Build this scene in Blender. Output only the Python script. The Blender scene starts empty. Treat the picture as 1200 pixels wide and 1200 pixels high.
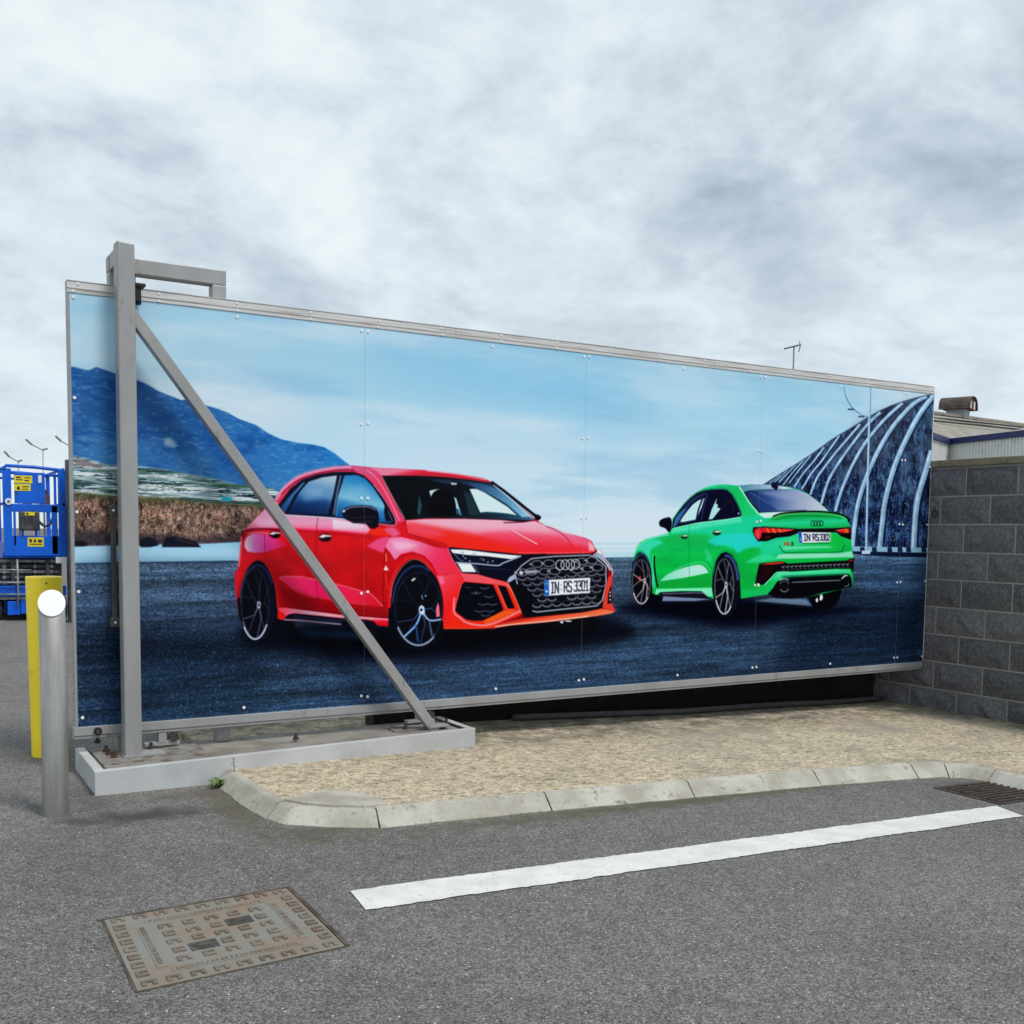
import bpy, bmesh, math, random
import numpy as np
from mathutils import Vector, Matrix
random.seed(4)
SC = bpy.context.scene
# ------------------------------------------------------------------ camera
# world frame: x runs along the gate to the right, y away behind it, z up (metres)
FL = 1229.137; CAMH = 1.16
cam = bpy.data.cameras.new('camera'); cam.lens = 36*FL/1200; cam.sensor_width = 36; cam.sensor_fit = 'HORIZONTAL'
cam.shift_y = 119.42/1200; cam.clip_end = 3000; cam.clip_start = .05
co = bpy.data.objects.new('camera', cam); SC.collection.objects.link(co)
R_, U_, B_ = (0.861289, -0.507971, 0.0121136), (0.0287081, 0.0724506, 0.9969588), (-0.5073038, -0.8583218, 0.0769838)
co.matrix_world = Matrix(((R_[0], U_[0], B_[0], -.797), (R_[1], U_[1], B_[1], -5.717), (R_[2], U_[2], B_[2], CAMH), (0, 0, 0, 1)))
SC.camera = co
# ------------------------------------------------------------------ light
SUN = Vector((.17, -.47, .87)).normalized()
sl = bpy.data.lights.new('sun', 'SUN'); sl.energy = 1.5; sl.angle = math.radians(14); sl.color = (1, .965, .92)
so = bpy.data.objects.new('sun', sl); SC.collection.objects.link(so); so.rotation_euler = SUN.to_track_quat('Z', 'Y').to_euler()
W = bpy.data.worlds.new('World'); SC.world = W; W.use_nodes = True
nt = W.node_tree; nt.nodes.clear()
def N(t, ty, **k):
    n = t.nodes.new(ty)
    for a, b in k.items():
        if a == 'i':
            for q, v in b.items(): n.inputs[q].default_value = v
        else: setattr(n, a, b)
    return n
def LK(t, a, b): t.links.new(a, b)
def sky_world():
    out = N(nt, 'ShaderNodeOutputWorld'); bg = N(nt, 'ShaderNodeBackground'); LK(nt, bg.outputs[0], out.inputs[0])
    sky = N(nt, 'ShaderNodeTexSky'); sky.sky_type = 'NISHITA'; sky.sun_disc = False
    sky.sun_elevation = math.asin(SUN.z); sky.sun_rotation = math.atan2(SUN.x, SUN.y)
    skm = N(nt, 'ShaderNodeVectorMath', operation='SCALE', i={3: .1}); LK(nt, sky.outputs[0], skm.inputs[0])
    tc = N(nt, 'ShaderNodeTexCoord'); sep = N(nt, 'ShaderNodeSeparateXYZ'); LK(nt, tc.outputs['Generated'], sep.inputs[0])
    def M(op, a, b=None, c=None, clamp=False):
        n = N(nt, 'ShaderNodeMath', operation=op); n.use_clamp = clamp
        for i, v in enumerate((a, b, c)):
            if v is None: continue
            if isinstance(v, (int, float)): n.inputs[i].default_value = v
            else: LK(nt, v, n.inputs[i])
        return n.outputs[0]
    z = M('MAXIMUM', sep.outputs[2], 0)
    zz = M('ADD', z, .36)
    cx = M('DIVIDE', sep.outputs[0], zz); cy = M('DIVIDE', sep.outputs[1], zz)
    cmb = N(nt, 'ShaderNodeCombineXYZ'); LK(nt, cx, cmb.inputs[0]); LK(nt, cy, cmb.inputs[1])
    def noi(scale, det, rough, off, dist=0):
        mp = N(nt, 'ShaderNodeMapping'); mp.inputs[1].default_value = off; LK(nt, cmb.outputs[0], mp.inputs[0])
        n = N(nt, 'ShaderNodeTexNoise'); n.inputs['Scale'].default_value = scale; n.inputs['Detail'].default_value = det
        n.inputs['Roughness'].default_value = rough; n.inputs['Distortion'].default_value = dist; LK(nt, mp.outputs[0], n.inputs['Vector']); return n.outputs[0]
    big = noi(1.7, 5, .5, SKYOFF1, .3); mid = noi(4.6, 12, .60, SKYOFF2, .35); fin = noi(15, 8, .6, (2, 4, 0), .5)
    off = tuple(a+b for a, b in zip(SKYOFF2, (.05, -.10, .02))); mid2 = noi(4.6, 12, .60, off, .35); fin2 = noi(15, 8, .6, (2.10, 3.85, .03), .5)
    relief = M('ADD', M('MULTIPLY', M('SUBTRACT', mid, mid2), .24), M('MULTIPLY', M('SUBTRACT', fin, fin2), .05))
    s = M('ADD', relief, M('ADD', M('MULTIPLY', big, .56), M('ADD', M('MULTIPLY', mid, .36), M('MULTIPLY', fin, .10))))
    r = N(nt, 'ShaderNodeValToRGB'); LK(nt, s, r.inputs[0]); e = r.color_ramp.elements
    e[0].position = .27; e[0].color = (.215, .262, .315, 1); e[1].position = .675; e[1].color = (.545, .575, .585, 1)
    for p, c in ((.450, (.35, .405, .455, 1)), (.518, (.418, .475, .52, 1)), (.576, (.47, .522, .555, 1))):
        q = e.new(p); q.color = c
    # paler, slightly blue towards the horizon
    hz = N(nt, 'ShaderNodeMix', data_type='RGBA'); LK(nt, M('MULTIPLY', M('SUBTRACT', .30, z, clamp=True), 2.2, clamp=True), hz.inputs[0])
    LK(nt, r.outputs[0], hz.inputs[6]); hz.inputs[7].default_value = (.475, .537, .57, 1)
    mx = N(nt, 'ShaderNodeMix', data_type='RGBA'); mx.inputs[0].default_value = .06
    LK(nt, hz.outputs[2], mx.inputs[6]); LK(nt, skm.outputs[0], mx.inputs[7])
    LK(nt, mx.outputs[2], bg.inputs[0]); bg.inputs[1].default_value = 1
SKYOFF1 = (5, -3, 4); SKYOFF2 = (-3, 1, 5)
sky_world()
vs = SC.view_settings; vs.view_transform = 'Standard'; vs.look = 'None'; vs.gamma = 1; vs.use_curve_mapping = False; vs.exposure = .72
# ------------------------------------------------------------------ helpers
OX, OY = -2.22237, 5.32695; YAW = 1.03699; DX, DY = math.sin(YAW), math.cos(YAW); MX, MY = math.cos(YAW), -math.sin(YAW)
C = SC.collection
def street(x): return -.115-.03*max(-9., min(12., x))
def pave(x): return street(x)+.07
class MB:
    """collects shapes into one mesh"""
    def __init__(s): s.bm = bmesh.new()
    def box(s, x0, x1, y0, y1, z0, z1, M=None):
        v = [s.bm.verts.new(((M @ Vector(p)) if M else p)) for p in ((x0, y0, z0), (x1, y0, z0), (x1, y1, z0), (x0, y1, z0), (x0, y0, z1), (x1, y0, z1), (x1, y1, z1), (x0, y1, z1))]
        for f in ((0, 3, 2, 1), (4, 5, 6, 7), (0, 1, 5, 4), (1, 2, 6, 5), (2, 3, 7, 6), (3, 0, 4, 7)): s.bm.faces.new([v[i] for i in f])
        return s
    def bar(s, a, b, w, h=None, up=(0, 0, 1)):
        a, b = Vector(a), Vector(b); h = h or w; d = (b-a); L = d.length; d.normalize(); u = Vector(up)
        if abs(d.dot(u)) > .98: u = Vector((0, 1, 0))
        x = d.cross(u).normalized(); u = x.cross(d)
        M = Matrix(((x.x, d.x, u.x, a.x), (x.y, d.y, u.y, a.y), (x.z, d.z, u.z, a.z), (0, 0, 0, 1)))
        return s.box(-w/2, w/2, 0, L, -h/2, h/2, M)
    def tube(s, p, r, n=10, cap=True):
        p = [Vector(q) for q in p]; rings = []
        for i, q in enumerate(p):
            d = (p[min(i+1, len(p)-1)]-p[max(i-1, 0)]).normalized()
            u = Vector((0, 0, 1)) if abs(d.z) < .95 else Vector((0, 1, 0)); x = d.cross(u).normalized(); u = x.cross(d)
            rr = r[i] if isinstance(r, (list, tuple)) else r
            rings.append([s.bm.verts.new(q+(x*math.cos(t)+u*math.sin(t))*rr) for t in (2*math.pi*k/n for k in range(n))])
        for a, b in zip(rings, rings[1:]):
            for k in range(n):
                f = s.bm.faces.new((a[k], a[(k+1) % n], b[(k+1) % n], b[k])); f.smooth = True
        if cap:
            s.bm.faces.new(rings[0][::-1]); s.bm.faces.new(rings[-1])
        return s
    def prism(s, poly, z0, z1, M=None):
        """poly of (x, y) extruded z0..z1"""
        a = [s.bm.verts.new((M @ Vector((x, y, z0))) if M else (x, y, z0)) for x, y in poly]; b = [s.bm.verts.new((M @ Vector((x, y, z1))) if M else (x, y, z1)) for x, y in poly]
        s.bm.faces.new(a[::-1]); s.bm.faces.new(b); n = len(poly)
        for i in range(n): s.bm.faces.new((a[i], a[(i+1) % n], b[(i+1) % n], b[i]))
        return s
    def build(s, name, mat, parent=None, bevel=0, loc=None, **k):
        bmesh.ops.recalc_face_normals(s.bm, faces=s.bm.faces)
        me = bpy.data.meshes.new(name); s.bm.to_mesh(me); s.bm.free(); me.materials.append(mat)
        o = bpy.data.objects.new(name, me); C.objects.link(o)
        if bevel:
            b = o.modifiers.new('bevel', 'BEVEL'); b.width = bevel; b.segments = 2; b.limit_method = 'ANGLE'
        if loc: o.location = loc
        if parent: attach(o, parent)
        for a, v in k.items(): o[a] = v
        return o
def attach(o, p):  # replaced below
    o.parent = p
    if o.type != 'EMPTY' or True:
        M = Matrix.Identity(4); q = p
        while q: M = q.matrix_basis @ M if q is p else q.matrix_basis @ M; q = q.parent
        o.matrix_parent_inverse = M.inverted()
def thing(name, label, cat, loc=(0, 0, 0), group=None):
    o = bpy.data.objects.new(name, None); C.objects.link(o); o.location = loc; o.empty_display_size = .1; tag(o, label, cat, group); return o
def tag(o, label, cat, group=None):
    o['label'] = label; o['category'] = cat
    if group: o['group'] = group
    return o
def put(name, data, parent, loc=(0, 0, 0), rot=(0, 0, 0), scale=(1, 1, 1)):
    """another object on shared mesh data"""
    o = bpy.data.objects.new(name, data); C.objects.link(o); o.location = loc; o.rotation_euler = rot; o.scale = scale
    if parent: attach(o, parent)
    return o
# ------------------------------------------------------------------ materials
def mat(name, col, rough=.6, metal=0, col2=None, nscale=8, det=5, lo=.4, hi=.6, bump=0, bscale=60, spec=.4, stretch=(1, 1, 1), rvar=0, dirt=None, dscale=3, dlo=.55, dhi=.7, coat=0, bdist=.004):
    m = bpy.data.materials.new(name); m.use_nodes = True; t = m.node_tree; b = t.nodes['Principled BSDF']
    b.inputs['Roughness'].default_value = rough; b.inputs['Metallic'].default_value = metal; b.inputs['Specular IOR Level'].default_value = spec
    b.inputs['Coat Weight'].default_value = coat; b.inputs['Coat Roughness'].default_value = .15
    tc = N(t, 'ShaderNodeTexCoord'); mp = N(t, 'ShaderNodeMapping'); mp.inputs[3].default_value = stretch; LK(t, tc.outputs['Object'], mp.inputs[0])
    src = None
    def nz(sc, d=5, r=.6):
        n = N(t, 'ShaderNodeTexNoise'); n.inputs['Scale'].default_value = sc; n.inputs['Detail'].default_value = d; n.inputs['Roughness'].default_value = r; LK(t, mp.outputs[0], n.inputs['Vector']); return n.outputs[0]
    def rng(a, lo, hi):
        r = N(t, 'ShaderNodeMapRange'); r.inputs[1].default_value = lo; r.inputs[2].default_value = hi; LK(t, a, r.inputs[0]); return r.outputs[0]
    def mix(f, a, b_):
        x = N(t, 'ShaderNodeMix', data_type='RGBA'); LK(t, f, x.inputs[0])
        for i, v in ((6, a), (7, b_)):
            if isinstance(v, tuple): x.inputs[i].default_value = (*v, 1)
            else: LK(t, v, x.inputs[i])
        return x.outputs[2]
    c = col
    if col2: c = mix(rng(nz(nscale, det), lo, hi), col, col2)
    if dirt: c = mix(rng(nz(dscale, 7, .65), dlo, dhi), c, dirt)
    if isinstance(c, tuple): b.inputs['Base Color'].default_value = (*c, 1)
    else: LK(t, c, b.inputs['Base Color'])
    if rvar: LK(t, rng(nz(nscale*2), .3, .3+.4/max(rvar, .01)), b.inputs['Roughness']) if False else None
    if bump:
        bp = N(t, 'ShaderNodeBump'); bp.inputs['Strength'].default_value = bump; bp.inputs['Distance'].default_value = bdist; LK(t, nz(bscale, 6, .65), bp.inputs['Height']); LK(t, bp.outputs[0], b.inputs['Normal'])
    m['mix'] = 1; return m
def wm(o): return (wm(o.parent) @ o.matrix_parent_inverse @ o.matrix_basis) if o.parent else o.matrix_basis.copy()
def attach(o, p): o.parent = p; o.matrix_parent_inverse = wm(p).inverted()
# ------------------------------------------------------------------ ground
def asphalt_mat():
    m = bpy.data.materials.new('asphalt'); m.use_nodes = True; t = m.node_tree; b = t.nodes['Principled BSDF']; b.inputs['Roughness'].default_value = .88; b.inputs['Specular IOR Level'].default_value = .3
    tc = N(t, 'ShaderNodeTexCoord'); P = tc.outputs['Object']
    def vor(sc, feat='F1'):
        v = N(t, 'ShaderNodeTexVoronoi'); v.inputs['Scale'].default_value = sc; v.feature = feat; LK(t, P, v.inputs['Vector']); return v
    def noi(sc, d=4, r=.6):
        n = N(t, 'ShaderNodeTexNoise'); n.inputs['Scale'].default_value = sc; n.inputs['Detail'].default_value = d; n.inputs['Roughness'].default_value = r; LK(t, P, n.inputs['Vector']); return n.outputs[0]
    def ramp(a, *st):
        r = N(t, 'ShaderNodeValToRGB'); LK(t, a, r.inputs[0]); e = r.color_ramp.elements
        e[0].position, e[0].color = st[0][0], (*st[0][1], 1); e[1].position, e[1].color = st[-1][0], (*st[-1][1], 1)
        for p, c in st[1:-1]: q = e.new(p); q.color = (*c, 1)
        return r.outputs[0]
    def mix(f, a, c, mode='MIX'):
        x = N(t, 'ShaderNodeMix', data_type='RGBA'); x.blend_type = mode
        for i, v in ((0, f), (6, a), (7, c)):
            if isinstance(v, (int, float)): x.inputs[i].default_value = v
            elif isinstance(v, tuple): x.inputs[i].default_value = (*v, 1)
            else: LK(t, v, x.inputs[i])
        return x.outputs[2]
    v1 = vor(160); sp = N(t, 'ShaderNodeSeparateColor'); LK(t, v1.outputs['Color'], sp.inputs[0])
    st = ramp(sp.outputs[0], (0, (.055, .052, .050)), (.3, (.115, .110, .106)), (.62, (.195, .187, .180)), (.88, (.31, .298, .285)), (.985, (.36, .35, .33)), (1, (.58, .56, .53)))
    v2 = vor(260); sp2 = N(t, 'ShaderNodeSeparateColor'); LK(t, v2.outputs['Color'], sp2.inputs[0])
    st2 = ramp(sp2.outputs[1], (0, (.08, .076, .073)), (.7, (.215, .207, .199)), (1, (.40, .385, .365)))
    c = mix(.38, st, st2)
    edge = ramp(v1.outputs['Distance'], (.1, (1, 1, 1)), (.75, (.62, .62, .64)))
    c = mix(1., c, edge, 'MULTIPLY')
    pt = ramp(noi(.8, 7, .66), (.3, (.80, .80, .81)), (.5, (1.02, 1.02, 1.0)), (.7, (1.18, 1.17, 1.14)))
    c = mix(1., c, pt, 'MULTIPLY')
    pt = ramp(noi(14, 4, .6), (.3, (.86, .86, .86)), (.7, (1.12, 1.12, 1.12)))
    c = mix(1., c, pt, 'MULTIPLY')
    v3 = vor(58); s3 = N(t, 'ShaderNodeSeparateColor'); LK(t, v3.outputs['Color'], s3.inputs[0])
    def mth(op, a, c2):
        x = N(t, 'ShaderNodeMath', operation=op)
        for i, v in ((0, a), (1, c2)):
            if isinstance(v, (int, float)): x.inputs[i].default_value = v
            else: LK(t, v, x.inputs[i])
        return x.outputs[0]
    c = mix(mth('MULTIPLY', mth('LESS_THAN', v3.outputs['Distance'], .17), mth('GREATER_THAN', s3.outputs[0], .92)), c, (.66, .65, .62))
    c = mix(mth('MULTIPLY', mth('LESS_THAN', v3.outputs['Distance'], .25), mth('LESS_THAN', s3.outputs[1], .12)), c, (.035, .034, .034))
    # damp oily stain in front of the plinth and grime along kerb and plinth
    def spot(x, y, rx, ry, amt, col, c, nsc=6):
        mp = N(t, 'ShaderNodeMapping'); mp.inputs[1].default_value = (-x/rx, -y/ry, 0); mp.inputs[3].default_value = (1/rx, 1/ry, 0); LK(t, P, mp.inputs[0])
        ln = N(t, 'ShaderNodeVectorMath', operation='LENGTH'); LK(t, mp.outputs[0], ln.inputs[0])
        ad = N(t, 'ShaderNodeMath', operation='ADD'); LK(t, ln.outputs[1], ad.inputs[0])
        mm = N(t, 'ShaderNodeMath', operation='MULTIPLY'); LK(t, noi(nsc, 6, .7), mm.inputs[0]); mm.inputs[1].default_value = 2.2; LK(t, mm.outputs[0], ad.inputs[1])
        r = N(t, 'ShaderNodeMapRange'); r.inputs[1].default_value = 2.1; r.inputs[2].default_value = 1.3; r.inputs[4].default_value = amt; LK(t, ad.outputs[0], r.inputs[0])
        return mix(r.outputs[0], c, col)
    c = spot(.12, -.93, .46, .15, .9, (.050, .047, .042), c, 8); c = spot(.5, -.62, .5, .10, .5, (.10, .085, .05), c, 14); c = spot(-.03, -.55, .12, .4, .5, (.05, .047, .042), c, 10)
    c = spot(2.7, -1.64, 2.6, .13, .85, (.085, .078, .05), c, 12); c = spot(.53, -1.0, .13, .6, .8, (.10, .092, .06), c, 12); c = spot(.75, -1.5, .4, .16, .7, (.08, .072, .05), c, 12); c = spot(4.45, -1.9, .3, .18, .4, (.06, .055, .045), c, 9); c = spot(0.2, -2.5, .5, .5, .3, (.07, .07, .068), c, 4)
    LK(t, c, b.inputs['Base Color'])
    bp = N(t, 'ShaderNodeBump'); bp.inputs['Strength'].default_value = .75; bp.inputs['Distance'].default_value = .004; bp.invert = True; LK(t, v1.outputs['Distance'], bp.inputs['Height'])
    LK(t, bp.outputs[0], b.inputs['Normal']); return m
M_asph = asphalt_mat()
def ground():
    bm = bmesh.new(); xs = [-1500, -60, -9, -4, 0, 4, 8, 12, 60, 1500]; ys = [-1500, -60, -8, 0, 8, 60, 1500]
    g = [[bm.verts.new((x, y, street(x))) for x in xs] for y in ys]
    for j in range(len(ys)-1):
        for i in range(len(xs)-1): bm.faces.new((g[j][i], g[j][i+1], g[j+1][i+1], g[j+1][i]))
    me = bpy.data.meshes.new('road'); bm.to_mesh(me); me.materials.append(M_asph); o = bpy.data.objects.new('road', me); C.objects.link(o); o['kind'] = 'structure'; return o
road = ground()
def sheet(poly, dz, name, m, base=street, parent=None, sub=1):
    bm = bmesh.new(); bm.faces.new([bm.verts.new((x, y, base(x)+dz)) for x, y in poly]); bmesh.ops.recalc_face_normals(bm, faces=bm.faces)
    for f in bm.faces:
        if f.normal.z < 0: f.normal_flip()
    me = bpy.data.meshes.new(name); bm.to_mesh(me); bm.free(); me.materials.append(m); o = bpy.data.objects.new(name, me); C.objects.link(o)
    if parent: attach(o, parent)
    return o
# white line with slightly ragged edges, a real 4 mm skin of paint
def white_line():
    m = mat('line_paint', (.70, .70, .675), .55, col2=(.60, .60, .575), nscale=6, dirt=(.30, .30, .29), dscale=60, dlo=.58, dhi=.70, bump=.5, bscale=180)
    r = random.Random(3); a0, a1, b0, b1 = (.585, -2.255), (4.150, -2.358), (4.085, -2.558), (.560, -2.463); n = 150; bm = bmesh.new(); A = []; Bv = []
    for i in range(n+1):
        t = i/n
        for L, p, q in ((A, a0, a1), (Bv, b1, b0)):
            x = p[0]+(q[0]-p[0])*t; y = p[1]+(q[1]-p[1])*t+r.uniform(-.0045, .0045)+.003*math.sin(x*9+p[1]*3); L.append(bm.verts.new((x, y, street(x)+.004)))
    for i in range(n): bm.faces.new((Bv[i], Bv[i+1], A[i+1], A[i]))
    me = bpy.data.meshes.new('painted_line'); bm.to_mesh(me); me.materials.append(m); o = bpy.data.objects.new('painted_line', me); C.objects.link(o); o['kind'] = 'structure'
white_line()
# pavement
def pave_mat():
    m = bpy.data.materials.new('brushed_concrete'); m.use_nodes = True; t = m.node_tree; b = t.nodes['Principled BSDF']; b.inputs['Roughness'].default_value = .92; b.inputs['Specular IOR Level'].default_value = .2
    tc = N(t, 'ShaderNodeTexCoord'); P = tc.outputs['Object']
    def noi(sc, d, r, s=(1, 1, 1), rot=0, dist=0):
        mp = N(t, 'ShaderNodeMapping'); mp.inputs[3].default_value = s; mp.inputs[2].default_value = (0, 0, rot); LK(t, P, mp.inputs[0])
        n = N(t, 'ShaderNodeTexNoise'); n.inputs['Scale'].default_value = sc; n.inputs['Detail'].default_value = d; n.inputs['Roughness'].default_value = r; n.inputs['Distortion'].default_value = dist; LK(t, mp.outputs[0], n.inputs['Vector']); return n.outputs[0]
    def ramp(a, *st):
        r = N(t, 'ShaderNodeValToRGB'); LK(t, a, r.inputs[0]); e = r.color_ramp.elements
        e[0].position, e[0].color = st[0][0], (*st[0][1], 1); e[1].position, e[1].color = st[-1][0], (*st[-1][1], 1)
        for p, c in st[1:-1]: q = e.new(p); q.color = (*c, 1)
        return r.outputs[0]
    def mul(a, c, f=1.):
        x = N(t, 'ShaderNodeMix', data_type='RGBA'); x.blend_type = 'MULTIPLY'; x.inputs[0].default_value = f; LK(t, a, x.inputs[6]); LK(t, c, x.inputs[7]); return x.outputs[2]
    c = ramp(noi(2.0, 9, .74), (.3, (.33, .29, .225)), (.5, (.49, .43, .32)), (.62, (.43, .355, .285)), (.74, (.60, .54, .41)))
    br = noi(20, 9, .78, (1, 1.5, 1), .5, .8); c = mul(c, ramp(br, (.37, (.30, .28, .24)), (.46, (.80, .78, .74)), (.58, (1.2, 1.2, 1.17))))
    c = mul(c, ramp(noi(70, 4, .8), (.34, (.36, .33, .30)), (.47, (1, 1, 1)), (.66, (1.4, 1.4, 1.36))))
    # greyish lichen bands towards the wall and dirt below the gate
    sx = N(t, 'ShaderNodeSeparateXYZ'); LK(t, P, sx.inputs[0])
    def rng(a, l, h, to=1.):
        r = N(t, 'ShaderNodeMapRange'); r.inputs[1].default_value = l; r.inputs[2].default_value = h; r.inputs[4].default_value = to; LK(t, a, r.inputs[0]); return r.outputs[0]
    def mm(a, c2): x = N(t, 'ShaderNodeMath', operation='MULTIPLY'); LK(t, a, x.inputs[0]); LK(t, c2, x.inputs[1]); return x.outputs[0]
    def mix(f, a, col):
        x = N(t, 'ShaderNodeMix', data_type='RGBA'); LK(t, f, x.inputs[0]); LK(t, a, x.inputs[6]); x.inputs[7].default_value = (*col, 1); return x.outputs[2]
    c = mix(mm(rng(noi(1.6, 6, .7, (1, 1, 1)), .48, .62), rng(sx.outputs[0], 1.2, 4.6, .85)), c, (.26, .245, .21))
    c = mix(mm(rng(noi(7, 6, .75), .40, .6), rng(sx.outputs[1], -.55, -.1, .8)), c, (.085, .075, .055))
    c = mix(mm(rng(noi(9, 6, .75), .45, .6), rng(sx.outputs[0], 5.9, 6.5, .7)), c, (.10, .095, .07))
    LK(t, c, b.inputs['Base Color'])
    bp = N(t, 'ShaderNodeBump'); bp.inputs['Strength'].default_value = .9; bp.inputs['Distance'].default_value = .006; LK(t, br, bp.inputs['Height'])
    LK(t, bp.outputs[0], b.inputs['Normal']); return m
M_pave = pave_mat(); M_kerb = mat('kerb_concrete', (.33, .31, .26), .95, col2=(.46, .445, .39), nscale=5, dirt=(.21, .19, .145), dscale=20, dlo=.56, dhi=.70, bump=1.0, bscale=60, spec=.15)
KB = [(.585, -.33), (.590, -.56), (.596, -.85), (.603, -1.06), (.622, -1.20), (.665, -1.305), (.82, -1.415), (1.0, -1.513), (1.9, -1.545), (2.73, -1.594), (3.6, -1.642), (4.30, -1.715), (4.50, -1.75), (4.61, -1.81), (4.655, -1.91), (4.66, -2.2), (4.66, -3.0), (4.66, -4.2), (4.66, -5.4)]
def offset_path(p, d):
    out = []
    for i, q in enumerate(p):
        a = Vector(p[max(i-1, 0)]); b = Vector(p[min(i+1, len(p)-1)]); t = (b-a).normalized(); out.append((q[0]-t.y*d, q[1]+t.x*d))
    return out
def kerb():
    pin = offset_path(KB, .088)
    poly = pin+[(6.62, -5.4), (6.62, 1.3), (.69, 1.3)]
    bm = bmesh.new(); top = [bm.verts.new((x, y, pave(x)-.003)) for x, y in poly]; bot = [bm.verts.new((x, y, street(x)-.1)) for x, y in poly]
    bm.faces.new(top); n = len(poly)
    for i in range(n): bm.faces.new((top[i], bot[i], bot[(i+1) % n], top[(i+1) % n]))
    bmesh.ops.triangulate(bm, faces=bm.faces); bmesh.ops.recalc_face_normals(bm, faces=bm.faces)
    me = bpy.data.meshes.new('pavement'); bm.to_mesh(me); me.materials.append(M_pave); pv = bpy.data.objects.new('pavement', me); C.objects.link(pv); pv['kind'] = 'structure'
    # kerb stones: cut the path at the joints, each stone splayed face + narrow top
    P = [Vector(p) for p in KB]; L = [0]
    for a, b in zip(P, P[1:]): L.append(L[-1]+(b-a).length)
    def at(s):
        s = max(0, min(L[-1]-1e-6, s)); i = max(j for j in range(len(L)-1) if L[j] <= s); f = (s-L[i])/(L[i+1]-L[i]); p = P[i].lerp(P[i+1], f)
        a, b = s-.04, s+.04
        return p, i
    cuts = [0, .28, .86, L[7]+.02, L[8]+.0, L[9]+.02, L[9]+.89, L[10]+.74, L[12]+.05, L[14]+.05, L[15]+.6, L[15]+1.5, L[15]+2.4, L[-1]]
    r = random.Random(8)
    for k, (s0, s1) in enumerate(zip(cuts, cuts[1:])):
        s0 += .004; s1 -= .004; ss = sorted([s0, s1]+[l for l in L if s0+.02 < l < s1-.02]+[s0+(s1-s0)*j/6 for j in range(1, 6)])
        bm = bmesh.new(); rows = []; jit = r.uniform(-.004, .004); tl = r.uniform(-.003, .003)
        for s in ss:
            p, i = at(s); a, _ = at(s-.05); b, _ = at(s+.05); t = (b-a).normalized(); nrm = Vector((-t.y, t.x)); x = p.x
            zz = street(x); w = r.uniform(-.003, .003)
            prof = ((-.006, -.1), (-.010+w*2, .004), (.046+w, .058+w), (.056, .067+jit), (.066, .0705+jit), (.092, .071+jit+tl), (.092, -.1))
            rows.append([bm.verts.new((p.x+nrm.x*d, p.y+nrm.y*d, zz+h)) for d, h in prof])
        for a, b in zip(rows, rows[1:]):
            for j in range(6): bm.faces.new((a[j], b[j], b[j+1], a[j+1]))
        bm.faces.new(rows[0]); bm.faces.new(rows[-1][::-1]); bmesh.ops.recalc_face_normals(bm, faces=bm.faces)
        me = bpy.data.meshes.new('kerb_stone'); bm.to_mesh(me); me.materials.append(M_kerb); o = bpy.data.objects.new('kerb_stone', me); C.objects.link(o); attach(o, pv)
    # mortar bed seen in the joints
    bm = bmesh.new(); A = offset_path(KB, .022); B = offset_path(KB, .10); ra = [bm.verts.new((x, y, street(x)+.022)) for x, y in A]; rb = [bm.verts.new((x, y, street(x)+.058)) for x, y in B]
    for i in range(len(A)-1): bm.faces.new((ra[i], ra[i+1], rb[i+1], rb[i]))
    me = bpy.data.meshes.new('mortar_bed'); bm.to_mesh(me); me.materials.append(mat('joint_mortar', (.42, .39, .32), .95, col2=(.1, .09, .07), nscale=20)); o = bpy.data.objects.new('mortar_bed', me); C.objects.link(o); attach(o, pv)
    # corner slab, cast flush with the kerb top
    poly = [(.705, -1.16), (.93, -1.04), (1.06, -1.13), (1.12, -1.36), (1.10, -1.415), (.99, -1.40), (.86, -1.335), (.77, -1.255)]
    M = MB(); M.prism([(x, y) for x, y in poly], 0, .02)
    for v in M.bm.verts: v.co.z += pave(v.co.x)-.014
    M.build('kerb_infill', M_kerb, pv)
    return pv
pavement = kerb()
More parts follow.
